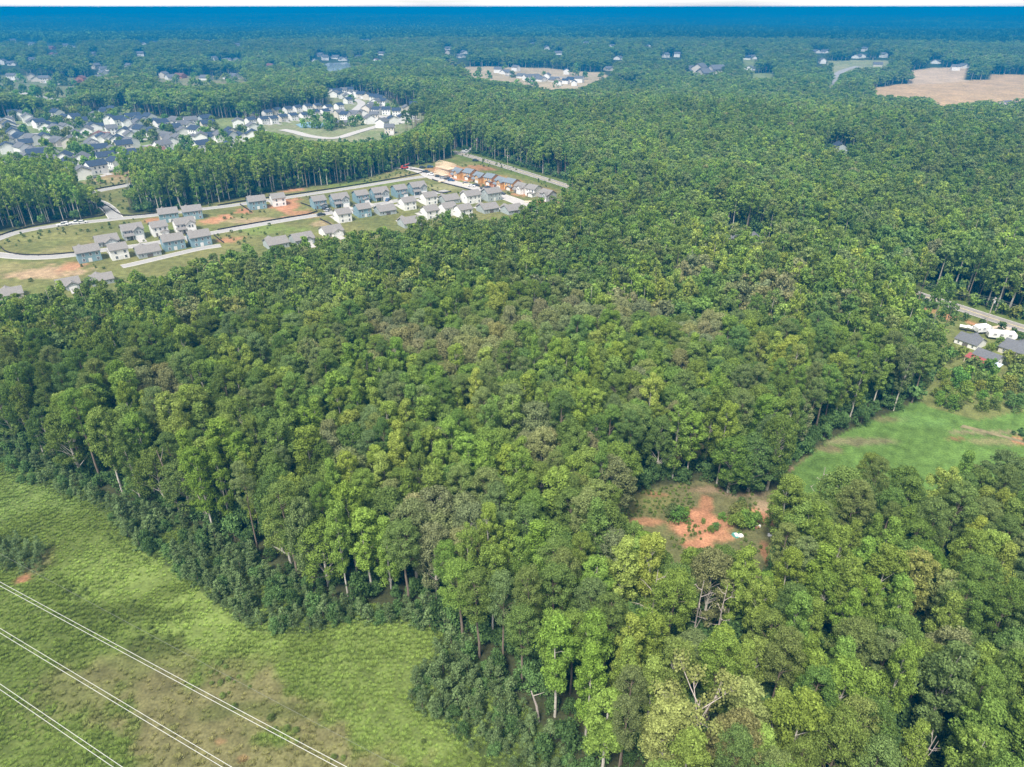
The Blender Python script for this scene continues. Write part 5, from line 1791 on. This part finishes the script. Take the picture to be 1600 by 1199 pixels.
TYRE = mat('tyre_rubber', (.02, .02, .02), .9, .1, 2)
CARP = {'white': mat('white_car_paint', (.75, .75, .75), .3, .02, 1, spec=.6), 'dark': mat('dark_car_paint', (.04, .045, .05), .3, .05, 1, spec=.6), 'blue': mat('blue_car_paint', (.05, .12, .25), .3, .05, 1, spec=.6), 'silver': mat('silver_car_paint', (.42, .43, .45), .35, .05, 1, metallic=.4), 'red': mat('red_car_paint', (.45, .05, .04), .35, .05, 1, spec=.6)}
def car(px, colr, hd, label, truck=False):
    p = G(*px)
    root = thing('pickup_truck' if truck else 'parked_car', label, 'truck' if truck else 'car', (p[0], p[1], float(height(*p)) + .05), hd, 'vehicles parked around the new houses')
    def body():
        prof = [(-2.3, .35), (-2.3, .95), (-1.9, 1.02), (2.0, .95), (2.25, .75), (2.3, .35)] if not truck else [(-2.8, .45), (-2.8, 1.15), (-.5, 1.15), (1.3, 1.15), (2.6, 1.05), (2.75, .8), (2.75, .45)]
        b = MB(); n = len(prof)
        b.add([(x, -.9, z) for x, z in prof] + [(x, .9, z) for x, z in prof], [tuple(range(n)), tuple(range(2 * n - 1, n - 1, -1))] + [(i, n + i, n + (i + 1) % n, (i + 1) % n) for i in range(n)])
        return b.mesh('body', CARP[colr])
    def cabin():
        b = MB()
        x = [(-1.9, .98), (-1.35, 1.5), (.45, 1.5), (1.15, .98)] if not truck else [(-.6, 1.15), (-.4, 1.8), (.8, 1.8), (1.4, 1.15)]
        b.add([(a, -.85, z) for a, z in x] + [(a, .85, z) for a, z in x], [(0, 1, 2, 3), (7, 6, 5, 4), (0, 4, 5, 1), (2, 6, 7, 3)], 1)
        b.add([(x[1][0], -.8, x[1][1] + .01), (x[2][0], -.8, x[1][1] + .01), (x[2][0], .8, x[1][1] + .01), (x[1][0], .8, x[1][1] + .01), (x[1][0], -.8, x[1][1] + .07), (x[2][0], -.8, x[1][1] + .07), (x[2][0], .8, x[1][1] + .07), (x[1][0], .8, x[1][1] + .07)],
              [(4, 5, 6, 7), (0, 1, 5, 4), (1, 2, 6, 5), (2, 3, 7, 6), (3, 0, 4, 7)], 0)
        return b.mesh('cabin', [CARP[colr], PANE])
    link('body', cached(('carb', colr, truck), body), root)
    link('cabin', cached(('carc', colr, truck), cabin), root)
    w = cached('wheel', lambda: (lambda b: (b.tube([(0, -.12, 0), (0, .12, 0)], .36, 12), b.mesh('wheel', TYRE))[1])(MB()))
    for x in ((-1.45, 1.4) if not truck else (-1.8, 1.8)):
        for y in (-.85, .85):
            link('wheel', w, root, (x, y, .33))
CARS = [((508, 327), 'dark', 1.1, 'black car on the drive of the first middle row house', 0), ((502, 337), 'dark', .3, 'dark car at the end of the lower street by the white house', 0), ((513, 330), 'silver', 1.1, 'silver car beside the black one on the drive', 0),
        ((606, 314), 'blue', 1.2, 'blue car on the drive of the fourth middle row house', 0), ((98, 353), 'white', .3, 'white truck, leftmost parked on the loop street', 1), ((105, 351), 'white', .3, 'white car between trucks on the loop street', 0), ((118, 350), 'white', .2, 'white van like truck, third on the loop street', 1), ((129, 349), 'white', .3, 'white car, rightmost of four on the loop street', 0),
        ((660, 263), 'dark', .1, 'dark car at the top bend of the building site', 0), ((672, 262), 'blue', .1, 'blue car next to the timber frame', 0), ((666, 270), 'dark', -.9, 'black truck at the street bend under the timber frame', 1), ((674, 274), 'white', -.5, 'white truck by the building site kerb', 1), ((685, 277), 'dark', -.5, 'dark car, first along the clay verge', 0),
        ((692, 279), 'silver', -.5, 'silver car, second along the clay verge', 0), ((700, 281), 'dark', -.5, 'dark truck, third along the clay verge', 1), ((705, 283), 'blue', -.5, 'bright blue car along the clay verge', 0), ((728, 288), 'silver', -.5, 'silver car before the second orange house', 0), ((737, 292), 'white', -.5, 'white car before the third orange house', 0),
        ((744, 291), 'dark', -.5, 'dark car beside the white one at the orange houses', 0), ((757, 296), 'dark', -.5, 'black truck before the fifth orange house', 1), ((764, 295), 'dark', -.5, 'dark car nearest the white wrapped house', 0), ((784, 304), 'dark', -.5, 'dark car before the white wrapped houses', 0), ((743, 252), 'dark', -.5, 'dark car driving on the far country road', 0),
        ((1583, 551), 'white', .5, 'white car half hidden by the cream cottage', 0), ((728, 238), 'white', .2, 'white truck at the side road mouth', 1), ((640, 256), 'silver', .2, 'silver truck parked behind the red machine', 1)]
for px, c, hd, lab, tr in CARS:
    car(px, c, hd + .2, lab, bool(tr))

# red lifting machine
p = G(632, 264)
mroot = thing('telehandler', 'red construction machine with raised arm at the street end', 'machine', (p[0], p[1], 0), .4)
def boxp(nm, dims, m, root):
    b = MB(); b.box(*dims)
    return link(nm, b.mesh(nm, m), root)
boxp('chassis', (-2.6, 2.6, -1.1, 1.1, .6, 1.5), CARP['red'], mroot)
boxp('cab', (-.9, .7, -1.0, .1, 1.5, 2.7), PANE, mroot)
b = MB(); b.tube([(-2.2, .5, 1.9), (3.6, .5, 3.2)], [.28, .2], 4)
link('boom', b.mesh('boom', CARP['red']), mroot)
boxp('fork', (3.5, 4.3, -.3, 1.3, 2.6, 3.2), FAB, mroot)
for x in (-1.8, 1.8):
    for y in (-1.2, 1.2):
        b = MB(); b.tube([(x, y - .2, .6), (x, y + .2, .6)], .6, 12)
        link('wheel', b.mesh('wheel', TYRE), mroot)

# camper, boat and trailer by the white cottage
def camper(px, hd, label, Lx=7.5):
    p = G(*px)
    root = thing('camper_trailer', label, 'camper', (p[0], p[1], 0), hd)
    b = MB()
    prof = [(-Lx / 2, .8), (-Lx / 2 - .1, 2.4), (-Lx / 2 + .4, 2.95), (Lx / 2 - .5, 2.95), (Lx / 2, 2.5), (Lx / 2 + .1, 1.4), (Lx / 2 - .5, .7)]
    n = len(prof)
    b.add([(x, -1.2, z) for x, z in prof] + [(x, 1.2, z) for x, z in prof], [tuple(range(n)), tuple(range(2 * n - 1, n - 1, -1))] + [(i, n + i, n + (i + 1) % n, (i + 1) % n) for i in range(n)])
    link('body', b.mesh('body', CARP['white']), root)
    for x in (-2.4, -.4, 2.2):
        for s in (-1, 1):
            put('window', window_mesh(1.0, .6), root, x, s * 1.2, 2.0, 0 if s < 0 else math.pi)
    put('door', slab_mesh(.7, 1.8, GARD, 'camper_door'), root, .9, -1.21, .8)
    for x in (-.6, .5):
        for y in (-1.1, 1.1):
            b = MB(); b.tube([(x, y - .1, .4), (x, y + .1, .4)], .38, 10)
            link('wheel', b.mesh('wheel', TYRE), root)
    b = MB(); b.tube([(Lx / 2 - .2, 0, .6), (Lx / 2 + 1.3, 0, .5)], .07, 5)
    link('hitch', b.mesh('hitch', FAB), root)
    HOUSES.append((p[0], p[1], 5))
camper((1563, 530), hy + .75, 'long white camper trailer standing beside the gravel drive', 8.5)
camper((1533, 520), hy + 1.2, 'rounded white camper behind the white cottage', 5.0)
p = G(1512, 517)
bt = thing('boat', 'white open boat on a trailer behind the white cottage', 'boat', (p[0], p[1], 0), hy + .5)
b = MB()
sec = [(-2.6, 1.0), (-1, 1.1), (1, 1.0), (2.4, .5), (3.0, .05)]
V = []
for x, w in sec:
    V += [(x, -w, 1.5), (x, -w * .5, .7), (x, w * .5, .7), (x, w, 1.5), (x, w * .8, 1.45), (x, w * .4, .95), (x, -w * .4, .95), (x, -w * .8, 1.45)]
F = []
for i in range(len(sec) - 1):
    F += [(i * 8 + k, i * 8 + (k + 1) % 8, (i + 1) * 8 + (k + 1) % 8, (i + 1) * 8 + k) for k in range(8)]
F.append(tuple(range(8)))
b.add(V, F)
link('hull', b.mesh('hull', CARP['white']), bt)
boxp('console', (-.5, .3, -.4, .4, .9, 2.0), CARP['white'], bt)
boxp('trailer_frame', (-2.6, 3.4, -.5, .5, .4, .68), FAB, bt)
for y in (-.95, .95):
    b = MB(); b.tube([(-.6, y - .1, .35), (-.6, y + .1, .35)], .35, 10)
    link('wheel', b.mesh('wheel', TYRE), bt)
# clearing junk: covered pallets and a trough
def junk(px, m1, m2, label, s=1.0):
    p = G(*px)
    root = thing('junk_pile', label, 'junk', (p[0], p[1], 0), px[0] * .3, 'junk in the clearing')
    root.scale = (s * .65, s * .65, s * .65)
    g = random.Random(px[0])
    for k in range(5):
        b = MB()
        x, y = g.uniform(-1.2, 1.2), g.uniform(-1, 1)
        w, d, h = g.uniform(.4, .9), g.uniform(.3, .8), g.uniform(.3, .9)
        b.add([(x - w, y - d, 0), (x + w, y - d, 0), (x + w, y + d, 0), (x - w, y + d, 0), (x - w * .8, y - d * .7, h), (x + w * .9, y - d * .8, h * .8), (x + w * .7, y + d * .8, h * .9), (x - w * .8, y + d * .7, h * 1.1)],
              [(0, 1, 5, 4), (1, 2, 6, 5), (2, 3, 7, 6), (3, 0, 4, 7), (4, 5, 6, 7)])
        link('bundle', b.mesh('bundle', m1 if k % 2 else m2), root)
TEAL = mat('teal_tarp', (.10, .32, .28), .6, .2, 2)
junk((1153, 837), TRIM, TEAL, 'teal and white heap of junk at the clearing bottom')
junk((1184, 824), BRICK, TRIM, 'reddish and white heap near the clearing right edge', .8)
junk((1203, 837), TRIM, TRIM, 'small white heap at the pines right of the clearing', .6)
junk((1156, 790), TEAL, DOORM, 'dark teal heap on the upper clearing', .7)
junk((1556, 575), TRIM, TRIM, 'white heap in weeds below the shed', .8)
# pool house
p = G(533, 196)
ph = thing('pool_house', 'low dark roofed pavilion beside the courts and parking', 'pavilion', (p[0], p[1], 0), .1)
put('roof', gable_roof(17, 7, 3.0, 1.6, 'x', R_MID, 'poolr'), ph, 0, 0, 0)
boxp('wall', (-5, 5, -3, 3, 0, 2.95), CREAM, ph)
for x in (-8, 8):
    for y in (-3, 3):
        boxp('post', (x - .2, x + .2, y - .2, y + .2, 0, 3.0), TRIM, ph)
# white water tower on the right horizon
p = G(1537, 15)
wtw = thing('water_tower', 'tiny white water tower on the right horizon', 'water tower', (p[0] * .93, p[1] * .93, float(height(p[0] * .93, p[1] * .93))))
b = MB(); b.tube([(0, 0, 0), (0, 0, 30)], [5, 3.5], 10)
link('column', b.mesh('column', TRIM), wtw)
b = MB(); b.tube([(0, 0, 27), (0, 0, 31), (0, 0, 37), (0, 0, 41)], [5, 14, 14, 4], 14)
link('tank', b.mesh('tank', TRIM), wtw)
wtw.scale = (2.6, 2.6, 1.0)

# ------------------------------------------------------------------ haze
hb = MB()
hb.box(-23000, 23000, -600, 23000, -40, CAM_H + 2)
hm = bpy.data.materials.new('haze_air')
hm.use_nodes = True
nt = hm.node_tree
nt.nodes.clear()
ho = nt.nodes.new('ShaderNodeOutputMaterial')
pv = nt.nodes.new('ShaderNodeVolumePrincipled')
pv.inputs['Color'].default_value = HAZE_COLOR
pv.inputs['Density'].default_value = HAZE_DENSITY
pv.inputs['Anisotropy'].default_value = 0.0
nt.links.new(pv.outputs[0], ho.inputs['Volume'])
hz = link('haze', hb.mesh('haze', hm))
tag(hz, 'blue summer haze thickening towards the horizon', 'haze', kind='stuff')
